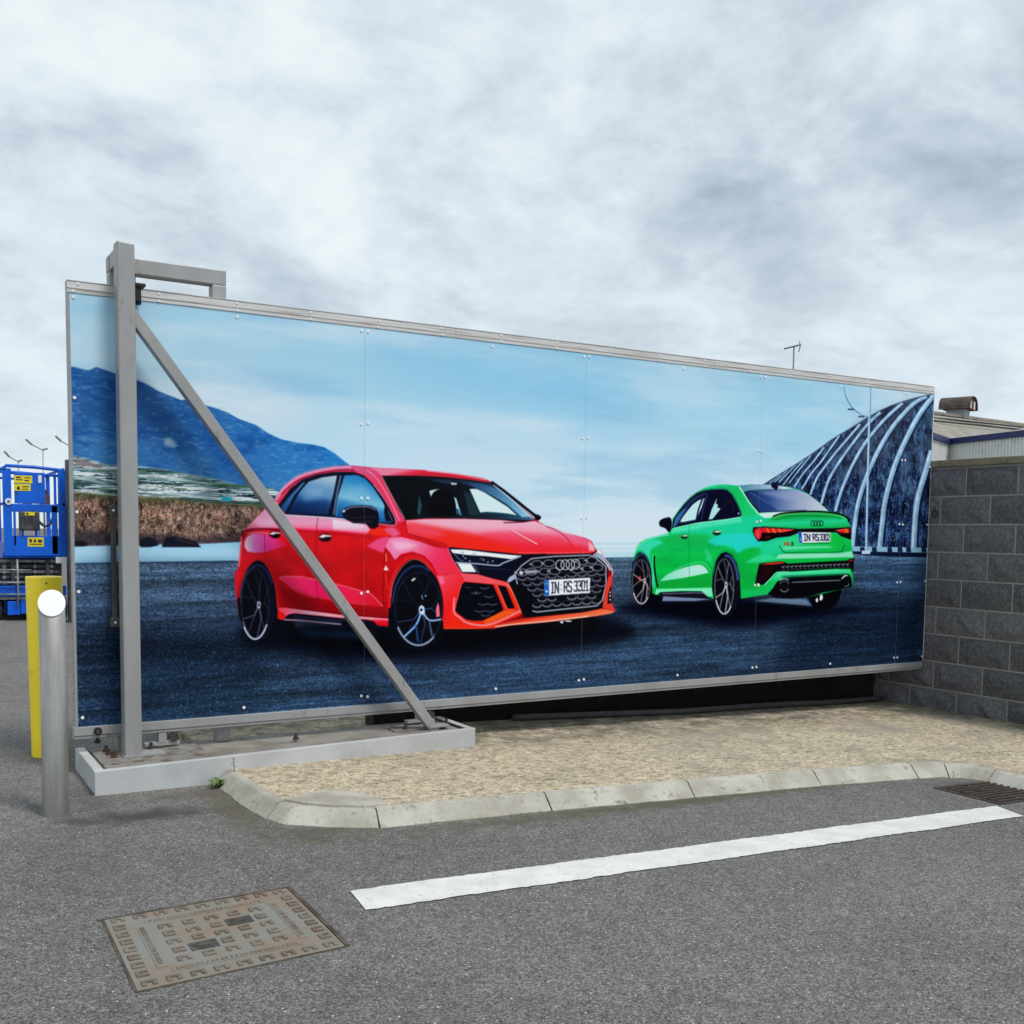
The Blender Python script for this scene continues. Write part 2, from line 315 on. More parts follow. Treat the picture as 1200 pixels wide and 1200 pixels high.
# ------------------------------------------------------------------ manhole cover
def manhole():
    m = mat('cast_iron', (.20, .172, .135), .85, .0, col2=(.20, .20, .18), nscale=3.2, lo=.44, hi=.58, dirt=(.225, .165, .12), dscale=5.5, dlo=.52, dhi=.64, bump=1.0, bscale=80); ms = mat('stud_iron_shaded', (.125, .102, .078), .85, .0, col2=(.19, .165, .135), nscale=9, dirt=(.13, .08, .055), dscale=7, dlo=.52, dhi=.66, bump=.8, bscale=90)  # studs darker than the plate: their shadow is put into the colour
    mf = mat('cast_iron_frame', (.055, .045, .036), .8, .2, col2=(.12, .09, .07), nscale=12)
    x0, y0 = -.24, -2.205; A = Vector((x0, y0, 0)); ux = Vector((.63, .066, 0)); uy = Vector((-.012, -.595, 0)); z0 = street(0)
    def pt(u, v, h=0): p = A+ux*u+uy*v; return (p.x, p.y, street(p.x)+h)
    t = thing('manhole_cover', 'rusty square cast iron inspection cover set in the asphalt', 'manhole cover', (pt(.5, .5)))
    def slab(name, u0, u1, v0, v1, h0, h1, mm, par=t):
        M = MB(); vs = [M.bm.verts.new(pt(u, v, h)) for h in (h0, h1) for u, v in ((u0, v0), (u1, v0), (u1, v1), (u0, v1))]
        for f in ((0, 3, 2, 1), (4, 5, 6, 7), (0, 1, 5, 4), (1, 2, 6, 5), (2, 3, 7, 6), (3, 0, 4, 7)): M.bm.faces.new([vs[i] for i in f])
        return M.build(name, mm, par, bevel=.001)
    def slabs(name, L, mm, par=t):
        M = MB()
        for u0, u1, v0, v1, h0, h1 in L:
            vs = [M.bm.verts.new(pt(u, v, h)) for h in (h0, h1) for u, v in ((u0, v0), (u1, v0), (u1, v1), (u0, v1))]
            for f in ((0, 3, 2, 1), (4, 5, 6, 7), (0, 1, 5, 4), (1, 2, 6, 5), (2, 3, 7, 6), (3, 0, 4, 7)): M.bm.faces.new([vs[i] for i in f])
        return M.build(name, mm, par)
    slabs('frame', [(-.03, 1.03, -.026, -.006, -.02, .0035), (-.012, 1.02, 1.004, 1.012, -.02, .0025), (-.014, -.004, -.006, 1.004, -.02, .003), (1.006, 1.03, -.006, 1.004, -.02, .0035)], mf)
    slab('cover_plate', 0, 1, 0, 1, -.02, .0035, m)
    # raised horseshoe studs
    def stud(u, v, rot):
        L = []; w, h, k = .066, .056, .019
        q = [(-w/2, -w/2+k, -h/2, h/2), (w/2-k, w/2, -h/2, h/2), (-w/2+k, w/2-k, -h/2, -h/2+k)]
        for a, b, c, d in q:
            if rot: a, b, c, d = c, d, a, b
            L.append((u+a, u+b, v+c, v+d, .003, .0078))
        return L
    r = random.Random(2); M2 = []
    def put_stud(u, v, rot): slabs('stud', stud(u, v, rot), ms)
    for i in range(9):
        q = .06+i*.11
        put_stud(q, .05, 0); put_stud(q, .95, 0)
        if 0 < i < 8: put_stud(.05, q, 1); put_stud(.95, q, 1)
    for i in range(5):
        for j in range(5):
            if (i, j) in ((1, 3), (3, 1)): continue
            put_stud(.26+i*.12, .26+j*.12, (i+j) % 2)
    slabs('lettering_bar', [(.18, .82, .125, .175, .003, .0055)], m); slabs('lettering_bar', [(.18, .82, .825, .875, .003, .0055)], m)
    slabs('lettering_bar', [(.125, .17, .2, .8, .003, .0055)], m); slabs('lettering_bar', [(.83, .875, .2, .8, .003, .0055)], m)
    r = random.Random(5); L = []
    for k in range(26):
        u = .2+k*.0235
        for v in (.138, .838): L.append((u, u+r.uniform(.008, .017), v, v+.024, .005, .0075))
    for k in range(20):
        v = .23+k*.027
        for u in (.135, .84): L.append((u, u+.024, v, v+r.uniform(.009, .018), .005, .0075))
    o = slabs('worn_lettering', L, ms); o['kind'] = 'stuff'
    mk = mat('keyhole_dark', (.085, .078, .07), .9, col2=(.04, .038, .034), nscale=30)
    for u, v in ((.38, .62), (.62, .38)): slabs('keyway', [(u-.07, u+.07, v-.055, v+.055, .003, .0045)], mk); slabs('key_bar', [(u-.04, u+.03, v-.012, v+.014, .0045, .007)], mk)
manhole()
def drain():
    m = mat('drain_iron', (.075, .055, .045), .8, .1, col2=(.04, .035, .03), nscale=14, bump=.5); mk = mat('drain_pit_shade', (.008, .008, .008), 1)
    ax, ay = 4.19, -2.40; t = thing('drain_grating', 'rusty iron road drain grating beside the kerb corner', 'drain', (4.4, -2.17, street(4.4)))
    x0, x1, y0, y1 = 4.23, 4.64, -2.33, -1.955
    def z(x): return street(x)
    def sl(name, L, mm):
        M = MB()
        for a, b, c, d, h0, h1 in L:
            vs = [M.bm.verts.new((x, y, z(x)+h)) for h in (h0, h1) for x, y in ((a, c), (b, c), (b, d), (a, d))]
            for f in ((0, 3, 2, 1), (4, 5, 6, 7), (0, 1, 5, 4), (1, 2, 6, 5), (2, 3, 7, 6), (3, 0, 4, 7)): M.bm.faces.new([vs[i] for i in f])
        return M.build(name, mm, t)
    sl('frame', [(x0-.03, x1, y0-.02, y0, -.01, .006), (x0-.03, x1, y1, y1+.02, -.01, .006), (x0-.03, x0, y0, y1, -.01, .006)], m)
    sl('pit_shade', [(x0, x1, y0, y1, -.01, .002)], mk)  # flat black slab under the bars, the pit's darkness put into its colour
    n = 9
    for i in range(n):
        y = y0+(y1-y0)*(i+.5)/n; sl('bar', [(x0, x1, y-.008, y+.008, .002, .012)], m)
    sl('cross_bar', [((x0+x1)/2-.01, (x0+x1)/2+.01, y0, y1, .002, .010)], m)
drain()
# ------------------------------------------------------------------ block wall
def rock_block(w, h, d, seed, mt):
    """split-faced block: front is the -x face; x = 0 is the mortar face, bulging to -d"""
    r = random.Random(seed); bm = bmesh.new(); ny, nz = 5, 3; g = []
    for j in range(nz+1):
        row = []
        for i in range(ny+1):
            e = i in (0, ny) or j in (0, nz)
            row.append(bm.verts.new((-(.001 if e else d*r.uniform(.35, 1.2)), -w/2+w*i/ny+(0 if e else r.uniform(-.02, .02)), h*j/nz+(0 if e else r.uniform(-.015, .015)))))
        g.append(row)
    for j in range(nz):
        for i in range(ny):
            a, b, c, e = g[j][i], g[j][i+1], g[j+1][i+1], g[j+1][i]
            if r.random() < .5: bm.faces.new((a, b, c)); bm.faces.new((a, c, e))
            else: bm.faces.new((a, b, e)); bm.faces.new((b, c, e))
    bk = {}
    rim = g[0]+[g[j][ny] for j in range(1, nz+1)]+g[nz][:ny][::-1]+[g[j][0] for j in range(nz-1, 0, -1)]
    back = [bm.verts.new((.02, v.co.y, v.co.z)) for v in rim]
    for i in range(len(rim)): bm.faces.new((rim[i], rim[(i+1) % len(rim)], back[(i+1) % len(rim)], back[i]))
    bmesh.ops.recalc_face_normals(bm, faces=bm.faces)
    me = bpy.data.meshes.new('block'); bm.to_mesh(me); me.materials.append(mt); return me
def stone_mat(name, a, b, c):
    return mat(name, a, .95, col2=b, nscale=38, lo=.38, hi=.62, dirt=c, dscale=75, dlo=.50, dhi=.66, bump=1.0, bscale=48, spec=.12, bdist=.022)
WX = 6.578
def block_wall():
    ms = [stone_mat('split_stone', (.15, .148, .158), (.245, .24, .25), (.07, .07, .075)), stone_mat('split_stone_dark', (.125, .124, .134), (.21, .207, .215), (.06, .06, .065)), stone_mat('split_stone_pale', (.175, .172, .18), (.265, .26, .268), (.085, .085, .09))]
    mo = mat('mortar', (.37, .355, .325), .95, col2=(.30, .29, .265), nscale=9, bump=.4)
    w = thing('block_wall', 'dark grey split-faced block wall with weathered concrete coping', 'wall', (WX+.1, -1.5, -.3))
    MB().box(WX, WX+.2, -4.2, 1.1, -.45, 1.733).build('mortar_core', mo, w)
    half = [rock_block(.437, .212, .026, s, ms[s % 3]) for s in range(12)]
    r = random.Random(6)
    for j in range(-1, 9):
        z0 = 1.4958-.225*j+.007
        if j == -1: continue
        off = .315 if j % 2 == 0 else .09
        for k in range(-5, 12):
            yc = -(off+.45*k+.225)
            if yc-.22 < -4.2 or yc+.22 > 1.1: continue
            o = put('block', half[r.randrange(12)], w, (WX-.002, yc, z0), scale=(1, 1 if r.random() < .5 else -1, 1))
    cm = mat('coping_concrete', (.30, .24, .165), .95, col2=(.21, .18, .12), nscale=6, dirt=(.11, .125, .06), dscale=8, dlo=.5, dhi=.66, bump=.8, bscale=40)
    y = 1.12
    for k in range(6):
        MB().box(WX-.03, WX+.24, y-.895, y-.003, 1.734, 1.787+.002*(k % 2)).build('coping_stone', cm, w, bevel=.004); y -= .9
    # debris strip at the foot
block_wall()
def back_wall():
    mb = stone_mat('shade_dark_block', (.020, .018, .019), (.034, .030, .030), (.010, .010, .010)); mo = mat('shade_dark_mortar', (.022, .020, .020), .95)  # near-black tone puts the deep shade behind the gate into the colour
    w = thing('retaining_wall', 'low block wall behind the gate foot, deep shade painted into its colour', 'wall', (4.2, .5, -.2))
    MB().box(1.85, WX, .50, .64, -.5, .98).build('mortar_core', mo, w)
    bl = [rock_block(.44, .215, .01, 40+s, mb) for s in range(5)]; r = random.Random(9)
    for j in range(6):
        for k in range(12):
            x = 1.85+.225+.45*k-(.225 if j % 2 else 0)
            if x-.22 < 1.8 or x+.23 > WX: continue
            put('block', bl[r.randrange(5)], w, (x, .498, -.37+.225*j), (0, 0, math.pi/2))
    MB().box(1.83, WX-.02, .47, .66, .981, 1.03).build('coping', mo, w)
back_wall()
# ---------------------------------------------------------------- printed picture on the gate, painted in code
# camera constants are only used to turn measured outline points into metres on the board
BW, BH, BZ = 6.548, 2.189, .138
PD = 460
CW, CH = int(BW*PD), int(BH*PD)
def cam_ray(px, py):
    x = px-600; y = py-719.42
    cr, sr = math.cos(.01215), math.sin(.01215)
    x, y = x*cr+y*sr, -x*sr+y*cr
    c, s = math.cos(.07706), math.sin(.07706)
    return x/FL, c-y/FL*s, -y/FL*c-s
def board(px, py):
    rx, ry, rz = cam_ray(np.asarray(px, float), np.asarray(py, float))
    k = (OX*MX+OY*MY)/(rx*MX+ry*MY)
    t = (k*rx-OX)*DX+(k*ry-OY)*DY
    return t*PD, (BZ+BH-(CAMH+k*rz))*PD
def noise(w, h, cx, cy, seed, octv=4, gain=.5):
    """tileless value noise in 0..1, cx/cy = cell size in canvas pixels"""
    r = np.random.RandomState(seed); out = np.zeros((h, w), np.float32); amp = 1; tot = 0
    for o in range(octv):
        gx = max(2, int(w/cx)+3); gy = max(2, int(h/cy)+3)
        g = r.rand(gy, gx).astype(np.float32)
        xs = np.arange(w)/cx; ys = np.arange(h)/cy
        xi = np.minimum(xs.astype(int), gx-2); yi = np.minimum(ys.astype(int), gy-2)
        fx = (xs-xi).clip(0, 1); fy = (ys-yi).clip(0, 1); fx = (fx*fx*(3-2*fx)).astype(np.float32); fy = (fy*fy*(3-2*fy)).astype(np.float32)
        a = g[yi][:, xi]; b = g[yi][:, xi+1]; c = g[yi+1][:, xi]; d = g[yi+1][:, xi+1]
        top = a+(b-a)*fx; bot = c+(d-c)*fx
        out += amp*(top+(bot-top)*fy[:, None]); tot += amp
        amp *= gain; cx = max(1, cx/2); cy = max(1, cy/2)
    return out/tot
def smooth_pts(p, closed, n=6):
    p = np.asarray(p, float); N = len(p); out = []
    rng = range(N if closed else N-1)
    for i in rng:
        if closed: a, b, c, d = p[i-1], p[i], p[(i+1) % N], p[(i+2) % N]
        else: a, b, c, d = p[max(i-1, 0)], p[i], p[i+1], p[min(i+2, N-1)]
        for k in range(n):
            t = k/n
            out.append(.5*((2*b)+(c-a)*t+(2*a-5*b+4*c-d)*t*t+(-a+3*b-3*c+d)*t**3))
    if not closed: out.append(p[-1])
    return np.array(out)
def pts(s, o=(0, 0, 1)):
    if not isinstance(s, str): return np.asarray(s, float)
    a = np.array([[float(v) for v in q.split(',')] for q in s.split()])
    return a/o[2]+np.array([o[0], o[1]])
def boxblur(a, r):
    r = int(round(r))
    if r < 1: return a
    for ax in (0, 1):
        for _ in range(2):
            n = a.shape[ax]; pad = [(0, 0), (0, 0)]; pad[ax] = (r+1, r)
            c = np.cumsum(np.pad(a, pad), axis=ax)
            hi = np.take(c, np.arange(2*r+1, 2*r+1+n), axis=ax); lo = np.take(c, np.arange(0, n), axis=ax)
            a = (hi-lo)/(2*r+1)
    return a
BK = 2.1
def coverage(poly, blur=0):
    """anti-aliased non-zero coverage of a canvas-space polygon -> (x0, y0, array)"""
    blur = blur*BK if blur >= 1 else max(.7, blur*1.8)
    pad = int(3*blur)+2; SS = 3
    x0 = max(0, int(poly[:, 0].min())-pad); x1 = min(CW, int(poly[:, 0].max())+pad+2)
    y0 = max(0, int(poly[:, 1].min())-pad); y1 = min(CH, int(poly[:, 1].max())+pad+2)
    if x1-x0 < 1 or y1-y0 < 1: return None
    w, h = x1-x0, y1-y0
    acc = np.zeros((h*SS, w+2), np.float32)
    X = poly[:, 0]-x0; Y = (poly[:, 1]-y0)*SS
    for i in range(len(poly)):
        xa, ya, xb, yb = X[i-1], Y[i-1], X[i], Y[i]
        if ya == yb: continue
        sg = 1
        if ya > yb: xa, ya, xb, yb, sg = xb, yb, xa, ya, -1
        r0 = max(0, int(math.ceil(ya-.5))); r1 = min(h*SS, int(math.ceil(yb-.5)))
        if r1 <= r0: continue
        rows = np.arange(r0, r1); xs = xa+(rows+.5-ya)*(xb-xa)/(yb-ya)
        xs = np.clip(xs, 0, w); xi = xs.astype(int); f = xs-xi
        acc[rows, xi] += sg*(1-f); acc[rows, xi+1] += sg*f
    cov = np.abs(np.cumsum(acc, axis=1))[:, :w].clip(0, 1)
    cov = cov.reshape(h, SS, w).mean(1)
    cov = boxblur(cov, blur*.8)
    return x0, y0, cov
CAN = np.zeros((CH, CW, 3), np.float32)
def paint(cov, col, alpha=1):
    if cov is None: return
    x0, y0, m = cov; h, w = m.shape
    reg = CAN[y0:y0+h, x0:x0+w]
    if isinstance(col, dict):       # gradient {'a':(x,y),'b':(x,y),'s':[(t,c)...]} between two measured points
        ax, ay = board(*col['a']); bx, by = board(*col['b'])
        dx, dy = bx-ax, by-ay; L = dx*dx+dy*dy
        yy, xx = np.mgrid[y0:y0+h, x0:x0+w]
        t = ((xx-ax)*dx+(yy-ay)*dy)/L
        ts = [s[0] for s in col['s']]
        c = np.stack([np.interp(t, ts, [s[1][k]/255 for s in col['s']]) for k in range(3)], -1).astype(np.float32)
    else:
        c = np.array(col, np.float32)/255
    m = (m*alpha)[..., None]
    reg += (c-reg)*m
def tocan(p):
    x, y = board(p[:, 0], p[:, 1]); return np.stack([x, y], 1)
def fill(s, col, o=(0, 0, 1), sm=False, a=1, blur=0):
    p = pts(s, o)
    if sm: p = smooth_pts(p, True)
    paint(coverage(tocan(p), blur), col, a)
def line(s, w, col, o=(0, 0, 1), sm=True, a=1, blur=0, closed=False, taper=0):
    p = pts(s, o)
    if sm and len(p) > 2: p = smooth_pts(p, closed)
    if closed: p = np.vstack([p, p[:1]])
    d = np.gradient(p, axis=0); d /= np.maximum(1e-6, np.hypot(d[:, 0], d[:, 1]))[:, None]
    n = np.stack([-d[:, 1], d[:, 0]], 1)
    ww = np.full(len(p), w/2.)
    if taper: ww *= np.interp(np.linspace(0, 1, len(p)), [0, .5, 1], [1-taper, 1, 1-taper])
    ww = ww[:, None]
    if closed:
        paint(ringcov(p+n*ww, p-n*ww, blur), col, a)
    else:
        paint(coverage(tocan(np.vstack([p+n*ww, (p-n*ww)[::-1]])), blur), col, a)
def ringcov(a, b, blur):
    A, B = tocan(a), tocan(b)
    if (A[:, 0].max()-A[:, 0].min()) < (B[:, 0].max()-B[:, 0].min()): A, B = B, A
    ca = coverage(A, blur); cb = coverage(B, blur)
    if ca is None or cb is None: return ca
    m = ca[2].copy(); y, x = cb[1]-ca[1], cb[0]-ca[0]
    y = max(y, 0); x = max(x, 0); hh = min(cb[2].shape[0], m.shape[0]-y); ww_ = min(cb[2].shape[1], m.shape[1]-x)
    m[y:y+hh, x:x+ww_] -= cb[2][:hh, :ww_]
    return ca[0], ca[1], m.clip(0, 1)
def elp(cx, cy, rx, ry, rot=0, a0=0, a1=360, n=36):
    t = np.radians(np.linspace(a0, a1, n, endpoint=(a1-a0) < 360)); r = math.radians(rot)
    x, y = rx*np.cos(t), ry*np.sin(t)
    return np.stack([cx+x*math.cos(r)-y*math.sin(r), cy+x*math.sin(r)+y*math.cos(r)], 1)
def ell(cx, cy, rx, ry, col, rot=0, **k): fill(elp(cx, cy, rx, ry, rot), col, **k)
def ring(cx, cy, rx, ry, w, col, rot=0, a0=0, a1=360, **k):
    c = a1-a0 >= 360
    line(elp(cx, cy, rx, ry, rot, a0, a1, 30), w, col, sm=False, closed=c, **k)
def G(a, b, *s): return dict(a=a, b=b, s=list(s))
def texmul(cov, n, lo, hi):
    """multiply a masked area by noise mapped to lo..hi"""
    if cov is None: return
    x0, y0, m = cov; h, w = m.shape
    k = lo+(hi-lo)*n[y0:y0+h, x0:x0+w]
    CAN[y0:y0+h, x0:x0+w] *= (1+(k-1)*m)[..., None]
def texmix(cov, n, th, soft, col, a=1):
    x0, y0, m = cov; h, w = m.shape
    k = ((n[y0:y0+h, x0:x0+w]-th)/soft).clip(0, 1)*m*a
    CAN[y0:y0+h, x0:x0+w] += (np.array(col, np.float32)/255-CAN[y0:y0+h, x0:x0+w])*k[..., None]
GLY = {  # stroke lettering in a 1 x 1 cell
 '0': ["0,.2 .2,0 .8,0 1,.2 1,.8 .8,1 .2,1 0,.8 0,.2"], '1': ["0,.2 .5,0 .5,1", "0,1 1,1"],
 '2': ["0,.2 .25,0 .75,0 1,.2 1,.4 0,1 1,1"], '3': ["0,.1 .3,0 .8,0 1,.2 .8,.45 .4,.45", ".8,.45 1,.6 1,.8 .8,1 .2,1 0,.85"],
 'I': [".1,0 .9,0", ".5,0 .5,1", ".1,1 .9,1"], 'N': ["0,1 0,0 1,1 1,0"],
 'R': ["0,1 0,0 .8,0 1,.2 .8,.5 0,.5", ".5,.5 1,1"], 'S': ["1,.15 .8,0 .2,0 0,.2 .2,.45 .8,.55 1,.8 .8,1 .2,1 0,.85"], 'D': []}
def text(s, tl, tr, bl, w, col, gap=.35, widths=None):
    """letters in the parallelogram with corners tl, tr, bl"""
    tl, tr, bl = map(np.array, (tl, tr, bl)); ux = (tr-tl).astype(float); uy = (bl-tl).astype(float)
    units = [(.45 if c == ' ' else 1) for c in s]; tot = sum(units)+gap*(len(s)-1); x = 0
    for c, u in zip(s, units):
        for stk in GLY.get(c, []):
            q = pts(stk); q = tl+ux*((x+q[:, 0:1]*u)/tot)+uy*q[:, 1:2]
            for e, f in zip(q, q[1:]):
                g_ = (f-e)/max(1e-6, np.hypot(*(f-e)))*w*.4; line([e-g_, f+g_], w, col, sm=False)
        x += u+gap
def wheel(cx, cy, rx, ry, hub, rot, cols, lw, k5=5, seed=0):
    """open wheel: dark disc, pale lip and five forked spokes"""
    ell(cx, cy, rx, ry, (9, 10, 20))
    ring(cx, cy, rx, ry, lw*.8, cols[1], a=.5)
    ring(cx, cy, rx*.93, ry*.94, lw*.6, cols[0], a=.4)
    ring(cx, cy, rx*.99, ry*.99, lw*1.1, cols[2], a0=45, a1=150, a=.8)
    hx, hy = hub
    for i in range(k5):
        a = math.radians(rot+i*72); m = (hx+rx*.42*math.cos(a), hy+ry*.42*math.sin(a))
        lit = cols[2] if math.sin(a) > -.1 else cols[0]
        al = .75 if lit is cols[2] else .5
        line([hub, m], lw*1.9, cols[0], sm=False, a=al); line([hub, m], lw*.8, lit, sm=False, a=al)
        for da in (-17, 17):
            b = math.radians(rot+i*72+da); e = (cx+rx*.96*math.cos(b), cy+ry*.96*math.sin(b))
            line([m, e], lw*1.6, cols[0], sm=False, a=al*.7); line([m, e], lw*.6, cols[1] if lit is not cols[2] else lit, sm=False, a=al if da > 0 else al*.45)
    ell(hx, hy, rx*.13, ry*.1, cols[2]); ell(hx, hy, rx*.07, ry*.055, (30, 35, 50))

def tone():
    global CAN
    x = CAN.clip(0, 1); CAN = x+.16*(x-.5)*4*x*(1-x)*.9
def paint_board():
    n1 = noise(CW, CH, 700, 130, 3, 5); n2 = noise(CW, CH, 40, 9, 5, 4, .6); n3 = noise(CW, CH, 4, 3.2, 7, 3, .7)
    n4 = noise(CW, CH, 300, 16, 9, 4, .6); n5 = noise(CW, CH, 22, 30, 11, 4, .65)
    full = (0, 0, np.ones((CH, CW), np.float32))
    # sky
    paint(full, G((600, 400), (600, 650), (0, (150, 196, 222)), (.35, (168, 207, 230)), (.62, (188, 219, 240)), (.9, (198, 226, 240)), (1, (186, 220, 236))))
    fill("60,320 330,340 340,470 60,470", (168, 203, 222), a=.85, blur=60)
    texmix(full, n1, .5, .3, (209, 226, 240), .55)
    fill("440,410 700,425 760,470 640,490 480,450", (128, 190, 230), a=.6, blur=45, sm=True)
    fill("760,455 1000,470 960,520 800,500", (150, 205, 236), a=.55, blur=30, sm=True)
    fill("150,440 210,445 300,455 360,490 330,500 220,466", (205, 216, 226), a=.8, blur=25, sm=True)
    fill("430,500 640,505 700,560 640,600 430,540", (205, 222, 238), a=.55, blur=40, sm=True)
    fill("690,560 860,540 900,590 760,640 700,640", (204, 226, 242), a=.7, blur=30, sm=True)
    texmix(full, noise(CW, CH, 620, 110, 82, 6, .55), .46, .22, (218, 230, 240), .42); texmix(full, noise(CW, CH, 520, 80, 83, 6, .58), .54, .2, (128, 178, 214), .38)
    # sea strip at right of the red car
    line("690,637 760,637", 2, (168, 204, 222), a=.7, blur=1); line("690,643 760,642", 1.5, (165, 200, 220), a=.7, blur=1)
    fill("690,647 1000,643 1000,652 690,655", (178, 214, 228), a=.9, blur=1)
    # mountain
    mt = pts("70,428 87,430 95,432 104,434 113,430 125,434 138,439 160,445 172,450 185,458 200,464 213,469 222,467 232,470 241,475 255,479 268,484 280,491 300,498 315,508 330,515 350,519 368,521 380,524 392,531 402,539 413,548 420,580 330,580 60,580")
    cm = coverage(tocan(mt)); paint(cm, G((85, 430), (400, 560), (0, (40, 92, 148)), (.35, (38, 86, 140)), (.6, (38, 104, 168)), (1, (40, 128, 196))))
    fill("80,500 160,520 300,545 400,560 400,590 80,590", (70, 128, 182), a=.75, blur=22)
    texmix(cm, n1, .45, .35, (70, 130, 188), .45); texmix(cm, noise(CW, CH, 90, 22, 62, 6, .62), .47, .35, (84, 138, 184), .36); texmix(cm, noise(CW, CH, 60, 26, 63, 6, .62), .5, .25, (12, 66, 132), .5); texmix(cm, noise(CW, CH, 14, 5, 64, 4, .6), .6, .1, (140, 178, 208), .3)
    fill("192,514 199,512 208,521 205,525 193,522", (185, 205, 220), a=.7, blur=2)
    fill("225,480 300,555 320,600 250,545", (14, 60, 130), a=.35, blur=10)
    # terraces
    tr = pts("60,533 85,534 105,538 125,545 150,546 175,548 210,553 250,561 280,568 320,572 345,590 320,600 60,600")
    ct = coverage(tocan(tr), 1); paint(ct, (120, 150, 155))
    texmix(ct, noise(CW, CH, 110, 5, 21, 5, .62), .43, .08, (220, 228, 236), .95)
    texmix(ct, noise(CW, CH, 90, 6, 22, 5, .65), .54, .06, (40, 74, 76), .9)
    texmix(ct, noise(CW, CH, 60, 5, 23, 5, .65), .58, .05, (82, 112, 76), .8)
    texmix(ct, noise(CW, CH, 40, 4, 24, 5, .7), .61, .05, (24, 36, 58), .9)
    fill("85,537 105,540 125,549 90,546", (130, 118, 122), blur=2, a=.9)
    for s in ("86,560 105,562 135,570", "165,573 200,577 236,583 300,588", "90,570 120,578 138,580", "163,558 210,562 250,568"):
        line(s, 3, (214, 228, 230), a=.8, blur=1, taper=.7)
    fill("259,582 272,583 272,587 260,586", (40, 190, 215))
    # cliff
    cl = pts("60,575 90,578 110,580 140,582 180,583 210,586 235,589 260,590 300,593 330,595 330,640 235,636 60,640")
    cc = coverage(tocan(cl), 1); paint(cc, (126, 104, 92))
    nn = noise(CW, CH, 10, 20, 31, 6, .78)
    texmix(cc, noise(CW, CH, 90, 26, 32, 3), .45, .2, (206, 158, 140), .85)
    texmix(cc, noise(CW, CH, 200, 40, 34, 3), .5, .2, (96, 84, 66), .5); texmix(cc, nn, .52, .12, (44, 32, 30), .8); texmix(cc, noise(CW, CH, 5, 8, 33, 4, .8), .56, .1, (224, 192, 176), .7); texmix(cc, noise(CW, CH, 4, 7, 35, 3, .8), .57, .1, (60, 44, 40), .7)
    fill("60,576 110,577 200,583 320,592 320,597 200,590 80,584", (70, 82, 48), a=.55, blur=3)
    fill("60,618 140,624 230,629 300,626 300,640 60,642", (52, 46, 58), a=.75, blur=4)
    # water and rocks
    fill("60,641 140,639 240,637 300,634 300,662 60,664", G((180, 636), (180, 660), (0, (150, 200, 230)), (.5, (172, 214, 238)), (1, (160, 208, 232))), blur=.8)
    fill("163,638 166,631 175,629 183,632 186,639 176,641 165,641", (26, 28, 44)); fill("190,639 194,630 203,628 215,631 229,634 236,641 210,641 190,641", (24, 26, 42))
    fill("86,640 88,634 98,633 104,638 98,640", (28, 28, 40))
    line("205,631 228,637", 1.5, (70, 68, 80), a=.7)
    # asphalt of the picture
    ap = pts("60,660.5 275,657.3 740,653.4 1000,649 1100,651 1100,900 60,900")
    ca = coverage(tocan(ap)); paint(ca, G((600, 655), (600, 840), (0, (82, 112, 140)), (.15, (62, 90, 122)), (.42, (30, 52, 82)), (.7, (40, 72, 108)), (1, (26, 56, 92))))
    fill("60,660 150,658 290,658 290,700 60,720", (68, 92, 124), a=.8, blur=12)
    fill("60,742 200,735 330,745 300,790 60,780", (12, 30, 60), a=.8, blur=22)
    fill("60,780 300,780 300,900 60,900", (20, 54, 88), a=.7, blur=30)
    fill("420,775 760,755 900,760 760,800 420,830", (48, 86, 130), a=.6, blur=28)
    fill("940,700 1100,700 1100,800 900,810", (10, 34, 68), a=.85, blur=28)
    fill("1000,652 1090,655 1090,700 1010,690", (50, 92, 142), a=.8, blur=12)
    texmul(ca, n4, .62, 1.34); texmul(ca, n2, .8, 1.18); texmul(ca, noise(CW, CH, 160, 5, 61, 4, .65), .7, 1.3)
    texmul(ca, n3, .55, 1.45); texmix(ca, noise(CW, CH, 3.4, 2.4, 45, 2, .7), .70, .14, (150, 176, 200), .4)
    texmix(ca, noise(CW, CH, 3, 2.6, 46, 2, .7), .66, .1, (8, 22, 50), .5)
    x0_, y0_, m_ = ca; g_ = CAN[y0_:y0_+m_.shape[0], x0_:x0_+m_.shape[1]]; lum = g_.mean(-1, keepdims=True); g_ += (lum*np.array([.86, 1., 1.16], np.float32)-g_)*(m_[..., None]*.42)
    for y in (672, 681, 690, 700, 713): line([(95, y+3), (200, y), (300, y-3)], 1, (34, 54, 88), a=.6, blur=1.5)
    line("60,660.8 275,657.6", 1.6, (40, 62, 92), blur=.8); line("700,654 1000,650", 1.4, (60, 96, 124), blur=.8)
    # arched concrete building
    ar = pts("893,569 905,561 920,552 935,543 950,533 975,515 1000,500 1015,490 1030,482 1045,475 1060,470 1075,465.5 1085,463.5 1100,460 1100,650 1000,648 900,648")
    cb = coverage(tocan(ar)); paint(cb, G((1080, 465), (1040, 640), (0, (38, 68, 92)), (.45, (40, 52, 80)), (1, (24, 46, 92))))
    texmix(cb, noise(CW, CH, 16, 40, 51, 4, .7), .52, .1, (82, 126, 170), .6); texmix(cb, noise(CW, CH, 20, 34, 52, 4, .7), .54, .07, (8, 14, 38), .85)
    texmix(cb, noise(CW, CH, 5, 60, 53, 3, .7), .58, .1, (96, 134, 176), .4); texmix(cb, noise(CW, CH, 5, 5, 54, 2, .7), .72, .1, (150, 190, 220), .7)
    fill("1000,500 1045,477 1080,466 1050,510 1020,550 985,560", (70, 76, 92), a=.45, blur=8)
    texmix(cb, noise(CW, CH, 60, 80, 55, 5, .62), .42, .3, (96, 124, 156), .5); texmix(cb, noise(CW, CH, 34, 30, 56, 5, .7), .55, .1, (14, 22, 50), .6)
